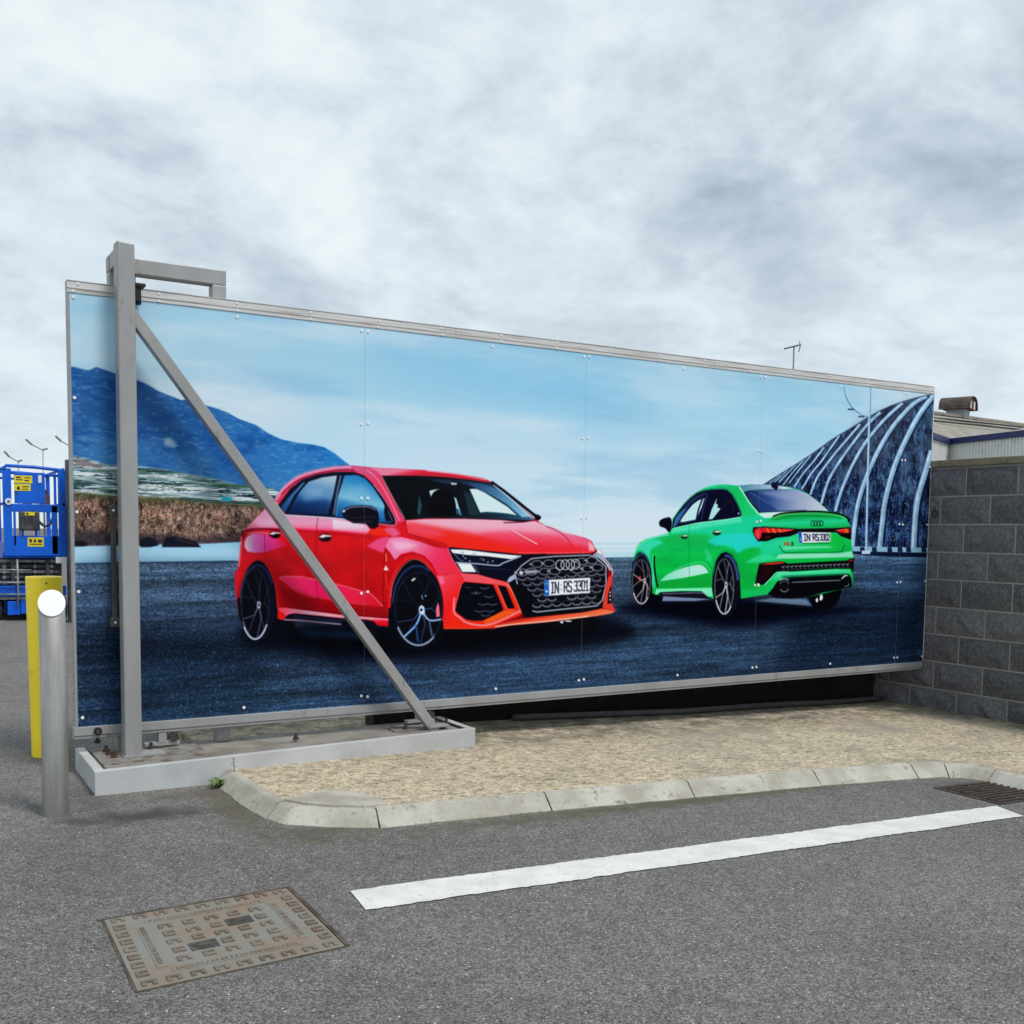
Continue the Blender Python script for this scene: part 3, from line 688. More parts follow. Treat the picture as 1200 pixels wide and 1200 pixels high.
    ribs = [("1091.7,528 1083.5,556 1078,574 1074,592 1071.6,620 1070.5,644", 5.6), ("1095,462 1081.7,479 1070.7,497 1059.7,519 1048.7,545 1041,570.5 1036,594 1033,620 1030.5,644", 5),
            ("1086,464 1070.7,473 1056,488 1043,504.5 1030,526.5 1019,550 1010,574 1004.7,594 1001,620 999,642", 4.3), ("1058,472 1041,487 1026.7,502.7 1014,519 1001,541 990,565 983.6,583 979,599", 3.2),
            ("1032,483 1019,495 1006.5,510 990,532 979,548.5 970,565 962.5,590", 2.8), ("1008,497 997,510 982.7,526.5 968,545 957,561 949.7,579.7", 2.4), ("984,510 968,533 960.7,543 951.5,554 939.6,573", 1.9),
            ("966,524 953,541 940.5,556 931,570.5", 1.8), ("951,533 937,550 925,566", 1.3), ("942,539 929.5,553 917.6,568.6", 1.3), ("933,544 913,565", 1.1), ("924,550 907.5,565", 1), ("915,556 902,566", .9)]
    cln = noise(CW, CH, 420, 90, 81, 6, .6)
    for s, w in ribs:
        p = pts(s); line(p+np.array([w*.75, .6]), w*.7, (16, 28, 56), a=.6, blur=.6); line(p, w*1.15, (134, 172, 208), blur=.5); line(p-np.array([w*.18, 0]), w*.45, (188, 216, 240), a=.85)
    texmul(cb, noise(CW, CH, 22, 30, 84, 4, .6), .78, 1.2)
    line("893,569 920,552 950,533 975,515 1000,500 1030,482 1060,470 1088,463", 1.2, (70, 84, 108), a=.8)
    fill("998,640 1100,642 1100,648 998,646", (140, 182, 214)); fill("998,646 1100,648 1100,653 1040,652 998,649", (14, 26, 56))
    for x in (1008, 1022, 1040, 1052, 1062, 1080): fill([(x, 641), (x+5, 641), (x+6, 647), (x, 647)], (24, 40, 74))
    line("1019.6,452 1018.5,500 1017,560 1015,648", 2.4, (176, 206, 230), sm=False); line("1020.6,452 1019.5,500 1018,560 1016,648", .7, (90, 124, 160), sm=False)
    fill("1010,645 1020,645 1020,649 1010,649", (190, 214, 236))
    for s in ("988.7,453 991,464 996,474 1003,481.5 1012,487 1019,489", "992,466 998,477 1006,484", "1019,490 1028,488 1036,482"): line(s, .9, (96, 132, 160))
    line("993.5,479.5 1001,479.8", 1.8, (40, 70, 96)); line("1006,488 1013,488.3", 1.8, (40, 70, 96))
    red_car(); green_car(); tone()

def red_car():
    A, B, C, D, E, F, Q = (270, 540, 7.5), (260, 640, 8.571), (390, 540, 7.5), (430, 640, 8.571), (520, 540, 8.571), (510, 620, 10), (600, 620, 8.571)
    K = (7, 9, 20)
    fill("280,735 330,742 350,735 440,728 520,735 600,733 700,722 745,738 735,748 690,757 620,766 560,770 480,775 400,772 330,764 290,757", (5, 9, 26), a=.96, blur=9, sm=True)
    fill("300,735 430,735 520,738 700,724 700,742 600,755 480,764 330,752", (3, 5, 14), a=.95, blur=4)
    fill("350,737 440,741 440,749 360,745", (40, 84, 132), a=.45, blur=5)
    # far wheels and rear tyre depth
    fill("641,727 698,721 692,735 683,739 650,738", K, sm=False); fill("655.5,728 661,727 659,731", (220, 225, 230)); fill("663,726.5 671,727 668,728.6 662,728", (220, 225, 230))
    fill("318,722 346,728 343,743 326,752 300,753", K)
    # body
    body = "284.7,628 287.3,620 296.7,612 303,604 310,596.5 318,590 323.3,585.3 330,574 336.7,566.7 350,557.3 360,553.5 370,550.7 390,546.9 410,545.3 420,546 443,548.3 470,549.3 496.7,550.7 537,555.2 555,558 567,560.4 577,565 600,584 628,609 637,614.7 660,625 675,627.5 686.3,630.5 693.3,634 697,641 703,650 712,664 717.8,672.5 716.7,706 721.3,715.7 716.7,718 698,721.5 640.8,728.5 600,732 576,736.4 520,736.6 458,734 443,733 400,732 330,725.8 324,724 300,722 280,719 276.3,698 274.6,672 278.7,666.8 281,651.7 281.5,641"
    fill(body, G((360, 560), (400, 735), (0, (226, 64, 96)), (.35, (214, 30, 44)), (.62, (196, 18, 30)), (.8, (168, 12, 26)), (1, (130, 6, 18))))
    fill("380,625 455,632 455,720 380,715", (206, 22, 26), a=.6, blur=10)
    fill("325,640 385,650 395,680 345,676 330,660", (160, 26, 36), a=.6, blur=8)
    cb_ = coverage(tocan(pts(body))); texmul(cb_, noise(CW, CH, 90, 30, 91, 4, .5), .86, 1.12); texmul(cb_, noise(CW, CH, 24, 60, 92, 3, .5), .94, 1.06)
    # rear wing and shoulder
    fill("287,620 310,597 323,586 328,594 335,603 430,608.5 433,624 347,618.7 310,618.7 290,620.5", G((330, 598), (330, 622), (0, (204, 150, 186)), (.6, (232, 150, 180)), (1, (242, 92, 136))), blur=.8)
    fill("300,612 330,604 345,612 335,617 305,617", (216, 176, 204), a=.7, blur=4)
    fill("390,608.5 424.7,614 434,620 432.7,625 390,620.5", G((410, 608), (410, 624), (0, (238, 214, 232)), (.55, (232, 196, 216)), (1, (240, 120, 156))), blur=.6)
    line("286,622 300,619.8 318,620 333,621.5", 2.6, (136, 10, 36), blur=.5); line("347,619.5 390,621.5 430,625.5", 1.4, (250, 76, 126), blur=.5); line("347,622 390,625 436,630", 2.2, (186, 12, 34), a=.8, blur=1)
    line("323.5,585.5 330,575 337,568 350,558.8 370,552.2 390,548.4 412,547", 3.6, (214, 140, 178), blur=.8)
    line("330,579 342,568 356,560 375,554.3 400,550.5 418,551.5", 1.4, (120, 20, 60), a=.8, blur=.5)
    fill("287,634 290,628.5 297,625.3 308,626 318,627.5 327,632 335.5,638.5 323,643 310,647 298,647.5 290,646 286.6,640", G((287, 636), (330, 638), (0, (240, 206, 220)), (.25, (226, 126, 190)), (.6, (228, 66, 150)), (1, (214, 40, 100))), blur=.7)
    line("310,624 310.5,648", .8, (150, 10, 50), a=.8); line("291,626 300,624 320,625.5", 1.4, (250, 150, 180), a=.8, blur=.5)
    ell(284, 628, 3, 6, (120, 8, 24), rot=20, a=.8, blur=1)
    line("283,628 281.8,645 279.8,664", 2, (232, 120, 150), a=.8, blur=.8); line("277,668 275.6,680 277.5,700 280.5,717", 2, (170, 40, 90), a=.8, blur=.6)
    # lower facet
    fill("326.5,677.3 334.7,675.4 353,676 379,681 397,685 410,688.6 425,693 431,694 438,699 449,710.5 441,710 430,708 410,705.4 394,703 365,698 351,694 339,686.7", G((335, 680), (445, 708), (0, (240, 52, 100)), (.4, (228, 34, 104)), (.7, (232, 40, 76)), (1, (208, 24, 48))), blur=.5)
    line("327,677 334.7,675.3 353,675.9 379,680.9 397,684.9 410,688.4 425,692.8 431,694 438,699 449,710.5", .9, (252, 130, 160)); line("339,687 351,694.5 365,698.6 394,703.6 430,708.6", .9, (250, 90, 130), a=.8)
    fill("325,683 345,694 380,704 440,714 452,716 452,721 330,712", (128, 6, 18), a=.55, blur=4)
    # sill
    fill("324.6,712 337,712 400,720.4 457,725 457,729 430,725.5 400,723.8 345,718.3 336,721 330,725.6 324.4,723.5", G((325, 715), (400, 722), (0, (238, 60, 90)), (.5, (246, 186, 204)), (1, (240, 160, 180))), blur=.4)
    fill("324.5,714 332,718 335,721 329,725.5 324.4,723.5", (226, 22, 20)); line("337,711.5 400,718.8 456,723.3", .8, (120, 4, 14))
    fill("333,725 338,719.6 345,718.7 400,724.4 430,726.5 440,729 446,735 430,734.8 400,732 345,726.5", (10, 12, 32)); line("344,721.5 380,725 420,728", .9, (66, 80, 120), a=.8)
    line("332.5,725.8 352,726.8 400,731.4", 1, (206, 210, 226)); line("345,724.5 400,729.4", .8, (90, 110, 150), a=.8)
    fill("436,724 457.5,726.5 457.8,734 442,732.5", G((440, 724), (440, 734), (0, (250, 140, 160)), (.4, (232, 24, 50)), (1, (200, 14, 30))))
    # shut lines
    line("372.5,605 371.2,620 371,650 371.6,690 373,703", .8, (120, 6, 22), a=.7); line("456,627 453,640 450.5,655 449,690 450,715", .8, (110, 6, 20), a=.85)
    line("310.5,648 314,658 322,690 326,712", .6, (120, 6, 20), a=.4)
    # windows
    fill("326,592 340,572.5 355,561.3 372,555.8 390,553.1 402,552.5 415,553 427,557.2 436.7,566.7 450,584 459,599 462.6,606 462.7,614.7 443,612.9 390,606.4 335.3,603", (12, 18, 42))
    fill("328.7,594.7 338,583 355.3,565.2 358,564.9 345,580 334,601.3", G((350, 566), (333, 600), (0, (76, 136, 186)), (1, (30, 72, 124))))
    fill("337,601.3 344.7,586.7 352,575 362,564.2 378,559.2 395,556.9 391,578 384,603", G((375, 558), (365, 603), (0, (160, 186, 204)), (.25, (110, 150, 186)), (.45, (92, 140, 184)), (.65, (36, 84, 140)), (1, (8, 34, 76))))
    fill("350,580 366,571 380,574 374,584 358,588", (150, 178, 204), a=.45, blur=4); fill("345,590 386,586 384,600 342,600", (12, 44, 92), a=.5, blur=3)
    fill("404.7,556.9 418,556.4 427,560 436,569 448,587 456,602 459,612.5 443,611.6 392.6,605.2 396,582", G((415, 557), (405, 610), (0, (36, 126, 186)), (.3, (84, 154, 198)), (.5, (124, 184, 212)), (.62, (66, 136, 184)), (.8, (24, 100, 160)), (1, (10, 76, 136))))
    fill("405,572 425,568 438,580 430,585 408,582", (132, 186, 214), a=.5, blur=4)
    fill("451,590 456,598 461,611 452,611 450,600", (10, 16, 36)); line("455,598 460,611", .8, (110, 130, 160))
    line("399.5,557 395,578 391.3,603", 2.2, (92, 112, 146)); line("404.3,557 398,578 394,604", .8, (130, 160, 190), a=.9); line("359.5,564 347,581 336,601.5", 1, (8, 12, 30))
    line("335,603.3 390,606.9 412,610", 1.3, (206, 214, 228)); line("443,613.3 462.8,615.4 462.5,606 452,587 437.4,566.7", .9, (150, 166, 190))
    # A pillar and roof
    fill("412,546 443,549 447.4,558 459,579 474,606 476,610 466,613 463,606 450,583 437,564.5 428,556 416,551.4", G((420, 548), (470, 610), (0, (206, 96, 140)), (.4, (226, 62, 96)), (1, (232, 66, 112))), blur=.5)
    line("430,551 441,560 455,582 468,610", 1.3, (246, 150, 180), a=.8, blur=.6)
    fill("432,547.4 470,549.3 497,550.9 537,555.3 567,560.6 577,565.6 550,561.6 520,558.8 490,557.4 447.4,557.6 442,552", G((480, 549), (482, 558), (0, (228, 128, 156)), (.5, (224, 56, 84)), (1, (204, 36, 60))))
    line("500,551.5 537,555.7 570,562", 1.2, (246, 190, 206), a=.9, blur=.4)
    # windscreen
    fill("447,557.6 490,557.6 520,559 550,562 577,566 600,584 627,609.6 610,609.5 585,607.9 545,607 500,607.2 475,609.4 468,598 458,578", G((470, 580), (625, 600), (0, (6, 10, 18)), (.45, (10, 20, 30)), (.75, (26, 54, 74)), (1, (60, 104, 140))))
    fill("500,561 550,564 577,568 590,578 560,568 520,566", (58, 86, 118), a=.7, blur=2)
    fill("548,567 562,566 590,575 622,605 612,606 594.7,591 576,580 556,571", G((560, 568), (620, 606), (0, (48, 84, 122)), (.6, (104, 152, 190)), (1, (146, 190, 220))), blur=.6)
    fill("550.3,572.9 558.5,572.7 568,577 576,582 594.7,593.7 606,604 597,602 585,600.7 569,599.6 563,600.9", (206, 230, 236)); line("563,601 585,601.6 607,605", 1.6, (30, 72, 86))
    fill("503,575 511,573.3 516.5,573.2 510,578 506,585", (196, 222, 228)); fill("530,581 534.7,584 541,604.4 532.7,597", (180, 216, 226)); fill("532,595 537,596 540.8,604 535,601.5", (40, 104, 140))
    fill("491,580 494.7,593 492,604 489,601", (46, 78, 88)); fill("507,578 517,573 530,577 533,604 503,604 503,592", (5, 7, 14), sm=True)
    fill("543,575 552,578 562,603 550,604", (34, 62, 72), a=.8, blur=1); fill("528,563 541,565 543,571 534,573 528,570", (10, 16, 28)); fill("528,565 536,566 535,568 529,568", (176, 190, 210))
    line("447.5,558 458,578.5 474.5,607.5", 1, (150, 150, 150)); line("449,558 490,557.9 530,560.3 577,566.5", .9, (30, 20, 34))
    line("576,564.6 590,574.6 612,592 629,605.6 633.5,606", 3.2, (10, 12, 24), sm=False); line("578,568 600,585.5 624,607.5", .9, (222, 234, 244)); fill("626,602 632,603.5 634.5,607 631,610 627,609", K)
    fill("495,607 560,606.2 626,609.8 608,612.5 590,610 540,608.4", (10, 12, 26), a=.9)
    # bonnet
    fill("476,609.6 500,608.2 545,608 585,609.3 612,612 627,610.5 637,614.7 660,625 675,627.5 686.3,630.5 693.3,634 697.5,645 692,648.2 660,649 607.5,648.8 566.7,644.3 527,641.6 523,638.7 500,631 478,625.4", G((590, 609), (588, 649), (0, (238, 178, 202)), (.22, (238, 158, 180)), (.42, (246, 86, 112)), (.7, (250, 46, 66)), (1, (238, 36, 46))))
    fill("476,612 520,619 562,628 604,643 606,649 527,641.6 500,630 478,624", (252, 44, 26), a=.85, blur=4)
    fill("484,610 545,609 600,612 590,619 560,625 520,618", (238, 176, 196), a=.65, blur=4); fill("478,613 512,620 525,628 500,628 479,622", (236, 90, 130), a=.7, blur=4)
    fill("640,617 680,629 693,635 692,642 664,634 650,624", (240, 110, 150), a=.6, blur=3); fill("690,634 697,640 697,646 690,645", (246, 190, 200), a=.8, blur=1)
    line("594.7,619 612,628 629.7,637.5", 1.3, (252, 190, 204), blur=.3); line("596,620.5 613,630 630,640", 1, (226, 40, 60), a=.6); line("640,616.5 652,621 664,630 671,641", .8, (160, 16, 50)); line("590,612.5 606,612 618,611", 1, (70, 10, 30))
    line("474.5,610 477,622 479,625.4 500,631 520,637 525,641", .8, (120, 10, 36)); line("607.5,647.5 660,647.8 692,646.8", 1, (252, 120, 120), a=.8)
    # front wing
    fill("456,630 470,629 491,634 510,641 524,642.5 530,655 541,671 530,673 513,673.5 506,660 497,650.7 483,646 470,649 463,656 457,646.7 451,640", G((470, 632), (525, 670), (0, (238, 130, 176)), (.35, (240, 108, 146)), (.7, (248, 56, 100)), (1, (250, 50, 76))), blur=.8)
    fill("460,634 476,634 492,639 480,643 468,645 462,641", (240, 186, 210), a=.8, blur=3); fill("430,640 441,632 456,628 452,640 449,648", (236, 84, 140), a=.9, blur=1)
    fill("430,623 440,618.5 447,618 456,625 455,628 437,627", (240, 46, 30), blur=.7); fill("449,619 461,617 470,625 462,630 456,626", (238, 110, 156), a=.8, blur=2)
    fill("449.5,668 452,662 455.6,668", (250, 220, 220)); line("452.3,648 453,658", 1.2, (250, 160, 120), a=.9); line("452,672 454,690", 1.3, (250, 90, 60), a=.6, blur=.6)
    # bumper
    fill("512,673.5 524,673.6 541,671.2 560,672 580,678 594,682 597,686 602,697 609,711 612,718 609,721.5 590,728 576,736.2 520,736.5 519,727 515.5,695", G((525, 675), (575, 735), (0, (250, 66, 92)), (.3, (244, 34, 36)), (.7, (244, 48, 22)), (1, (236, 44, 20))))
    fill("540,672 560,672.8 580,678.6 594,682.6 600,691 590,685.5 545,681", (252, 96, 108), a=.9, blur=.8); fill("512,674 520,676 521,684 514,684", (246, 120, 160), a=.8, blur=1)
    fill("545,681.6 578,684.8 584,697 590.4,715 580,720.6 566,727 556,727.4 547,726 539,720.5 533.8,716 535,706 537,700 539,690 541,684.5", K)
    for x, y in ((568, 689), (573, 699), (566, 708), (577, 708), (562, 716), (574, 716), (558, 695), (569, 721)): ring(x, y-2, 5.5, 2.6, .8, (112, 126, 146), a0=15, a1=165)
    line("544,687.5 552,688.5", .8, (50, 90, 90)); ell(557.5, 694, 1.4, 1.4, (90, 90, 120))
    fill("583.5,685.5 593,687 603.4,712.5 595,713", K); line("579.5,685.5 585,698 592.5,714", 2.2, (236, 44, 36)); line("582,685.5 588,699 594.5,713.5 603,714.6", .8, (252, 120, 120))
    fill("566,727.4 579,721 590,715.4 606,716 600,719 585,726 570,731.4", (250, 92, 26), blur=.4)
    line("532.5,700 532,716.5 539,723.5 547,729.3 562,732.5 576,731 592,724.5 606,717.5 611,715", 2.2, (252, 136, 148), blur=.4); line("541,683 536.5,699 533,712", .9, (252, 120, 110), a=.8); line("594.5,683 602,696 609,712 611.8,718", 1.8, (252, 120, 100), blur=.4)
    line("520,735.8 560,736 580,732.5", 1.1, (252, 90, 50), a=.8)
    # headlamp
    fill("525,641.5 528,640.9 580,646.3 613,649.6 640,648.6 640,655 614,663 606,670 596,681.5 579,678 560,672.6 541,671.2 534,662 529,653", (9, 12, 34))
    fill("527.8,643.5 545,644 580,648.3 611,651.2 599,655 570,651.5 545,650 530.5,647.8", (236, 244, 246)); fill("541,646 545,646.3 543,649 539.5,648.5", (180, 200, 210)); fill("554,647.5 559,648 557,650.5 552,650", (186, 204, 214))
    fill("531,648.5 560,652 598,656 585,661 540,658.5 535,657", (12, 18, 42)); line("534,659 560,660.5 583,662.5 590,659.5 611,651.3", 1.5, (176, 196, 214)); line("532,648 538,655 543,657", .9, (110, 140, 170))
    for x, y in ((545.5, 654), (550.5, 657), (567, 656), (572, 658.5), (577.5, 657.5), (543, 651.5)): ell(x, y, .9, .8, (206, 216, 230))
    ell(564, 654.5, 2.2, 1.8, (70, 50, 96)); fill("536,659.8 552,660.6 558.4,670.2 542,670", (230, 238, 242)); line("555,661.5 561,671.5", 1.1, (96, 116, 140)); line("558.5,662 562,672", .7, (60, 76, 110)); line("562,665 600,668", .8, (50, 60, 96), a=.8)
    line("524.5,641 529,652.5 535,662.5 542,672", 1.1, (250, 110, 130), blur=.3)
    fill("594,681 597,676 604,672 606,678 598,683", (160, 176, 200), blur=.5)
    # grille
    fill("596.5,682.5 605,677.5 603.5,671 610,660 618,651.4 640,649.4 695.7,648.4 704,652 711,662 714,690 708,711 697,716 682,719 614,724.4 611.8,718 603,697", (8, 9, 19))
    line("606.4,684.5 603.6,671.5 612,662 623,654.4 650,651.7 691,650.4 698,653 710,664 710.4,685 706,703 700,709.6 658,713.8 629,716.9 624,715.5", 1.5, (168, 178, 194), sm=False)
    line("695,649.5 703,653.5 711,661 715.5,668", 1.6, (206, 216, 228))
    r1 = [(629.5, 660.7), (643.5, 659.8), (682, 657.8), (694, 656.5)]; r2 = [(612, 670.5), (623, 669.5), (638.5, 669.5), (650, 669), (677, 667.8), (689, 666.4), (700, 664.8)]
    for x, y in r1+r2: ring(x, y, 6.3, 3.9, 1, (150, 150, 166))
    for x, y in r1+r2: fill([(x-8, y-1), (x-6, y), (x-8, y+1.2), (x-9.5, y)], (196, 190, 200))
    fill("616,668 629,667.6 629,671.6 616,672", (150, 150, 164)); fill("610,668 614,671 611,674 608,671.5", (210, 204, 206))
    for j in range(6):
        y = 678+j*6.6
        for i in range(9):
            x = 612+i*11.6+(5.8 if j % 2 else 0)
            if x > 707-j*.9: continue
            if j == 4 and 655 < x < 670: continue
            yy = y-(x-612)*.062
            if x < 617+j*2.2 and j > 1: continue
            ring(x, yy-1, 5.4, 3.4, .7, (74, 78, 96), a=.8); ring(x, yy-2, 5.2, 3.4, 1.1, (142, 146, 166) if j < 4 else (160, 164, 174), a0=12, a1=168, a=.9)
    for x in (656.3, 662.4, 668.4, 674.4): ring(x, 662-(x-656)*.06, 4.9, 5.8, 1.1, (198, 202, 212))
    fill("638,679.6 691.6,676.7 691.2,694.4 638.6,698", (232, 236, 240)); fill("638,679.6 643.2,679.3 643.6,697.7 638.6,698", (20, 96, 196)); ring(640.8, 683.5, 1.2, 1.4, .4, (230, 220, 90)); fill("639.6,691.6 641.8,691.5 641.8,694 639.6,694.1", (220, 230, 240))
    text('IN', (645.8, 682.6), (654.5, 682), (645.8, 694.8), 1.25, (22, 26, 44), .3)
    ell(657.7, 685.5, 1, 1, (140, 156, 176)); ell(657.7, 690.5, 1.3, 1.5, (170, 180, 192))
    text('RS', (661.3, 681.6), (670, 681), (661.3, 693.6), 1.25, (22, 26, 44), .3); text('3301', (673, 681), (689.8, 680), (673, 692.6), 1.2, (22, 26, 44), .32)
    # lip and right corner
    fill("590,728.5 614,724 682,717.6 705,713 721.5,715.5 716.7,718.5 698,721.8 640.8,728.8 600,732.3 576,736.4", G((650, 718), (651, 730), (0, (186, 30, 20)), (.35, (240, 92, 60)), (1, (252, 130, 96))))
    line("580,734 600,731.5 640,727.8 690,721.8", .9, (252, 226, 214)); fill("706,712 709,690 713,676 717.8,672.5 716.7,706 721.5,715.7 712,714.5", (222, 66, 54)); fill("712.5,696 716.5,684 717,706 712,708", (24, 14, 22))
    for y in (694, 698, 702.5): ell(715, y, .9, 1.2, (200, 200, 206))
    fill("697,648.5 703.4,643.2 708.5,655 711,661 703,654", (150, 172, 194)); fill("699,646.5 703,644 706,650", (226, 234, 242)); line("704,644 709.5,655 717,666 717.8,674", 1.2, (236, 180, 186))
    # wheels
    fill("278,705 281,684 287,668 294,659 302,655.6 310,659 317,670 322,690 325.5,712 325,740 300,752 288,740 280,722", K, sm=False)
    line("280.5,700 283,683 289,666 296,658 303,655 311,659.5 318,672 323,692 326,712", 2.4, (196, 26, 34), blur=.4)
    ell(302.5, 706, 21.4, 45.5, (10, 16, 36)); ring(302, 706, 19.6, 44, 2.2, (22, 48, 92), a0=180, a1=330, blur=.6)
    wheel(299, 707, 16.4, 41.5, (303.3, 708.5), 64, ((50, 60, 90), (110, 120, 148), (190, 204, 228)), .8)
    ring(299, 707.5, 16.8, 41.2, 1.6, (200, 206, 226), a0=35, a1=140)
    fill("455,739 455.8,705 457,690 461,676 467,665.5 475,657.5 483,654 491,654.8 499,660 506,669.5 512,684 516.5,702 519.3,727.5 519.5,745 508,758 492,762 476,759 462,750", K)
    line("456,712 457.2,690 461,675.6 467,664.6 475,656.4 483,652.6 492,653.6 500,659 507.3,669 513.4,684 517.6,702 520,727", 4, (222, 28, 36), blur=.4); line("458,700 459,690 463,677 469,667 476,659.4 484,655.4 491,656.2 499,661.2 505.4,670 511,684.5 515.6,702 518.4,727", .9, (250, 120, 110), a=.9)
    ell(489, 711, 30.5, 50, (8, 12, 28)); ring(489, 711, 29, 48, 2.2, (30, 58, 104), a0=185, a1=300, blur=.8)
    wheel(490.5, 713, 27.6, 42.4, (494, 714), 68, ((14, 24, 48), (66, 76, 104), (84, 124, 170)), 1.2)
    line("494,716 487.5,732 473.5,746", 2.4, (60, 118, 190)); line("494,716 487.5,732 473.5,746", 1, (190, 214, 240)); line("487.5,732 490,752", 2, (40, 80, 140)); line("495,716 503,726.4 517,725.5", 2, (150, 190, 230)); line("503,726.4 506.5,745", 1.4, (96, 120, 160))
    fill("491.5,711 494,708.6 497,711 498,718 495,720.5 491.5,718", (190, 212, 236)); ell(493.8, 714.4, 1.9, 1.9, (24, 34, 60)); ring(493.8, 714.4, 2.4, 2.4, .6, (226, 234, 244))
    fill("511,712.5 513.6,705 515,712 515.5,722 511.3,723", (244, 112, 134)); fill("481.5,680 485,677 488,677.3 484,681", (214, 220, 236)); line("494,697 495.5,702", 1.2, (120, 170, 220)); ell(499, 698, .8, 1, (220, 225, 235))
    ring(490.5, 713, 28.2, 43, 1.5, (170, 178, 200), a0=50, a1=150)
    # handles, mirror
    for x, y, s in ((322, 626, .92), (380.7, 629.6, 1.05)):
        ell(x, y, 7.5*s, 5*s, (96, 6, 18), a=.8, blur=.6); ell(x+1, y+1, 6*s, 3.4*s, (20, 8, 16)); fill([(x-7*s, y-.5*s), (x-2*s, y-3.2*s), (x+6*s, y-2.2*s), (x+8*s, y-.8*s), (x+1*s, y-.8*s), (x-2*s, y+.6*s)], (236, 226, 232))
    fill("400.7,598.7 405,595 411,592.8 423,591.8 435,592.6 441,596 443.8,602 444,609 443.2,617 439,619.5 434,618.5 428.7,613.6 414,612.9 405,608.4 401,603", (14, 12, 28))
    line("403,598.5 411,594.6 423,593.4 434,594.2 440,597.5", 1.6, (110, 116, 146), blur=.4); line("403,603 416,606.5 440,605", 1, (52, 48, 74)); line("404,607.5 416,611.4 436,611", .8, (70, 60, 90))
    fill("401,598.6 404,597 404.5,599.6 401.8,600.5", (216, 222, 232))

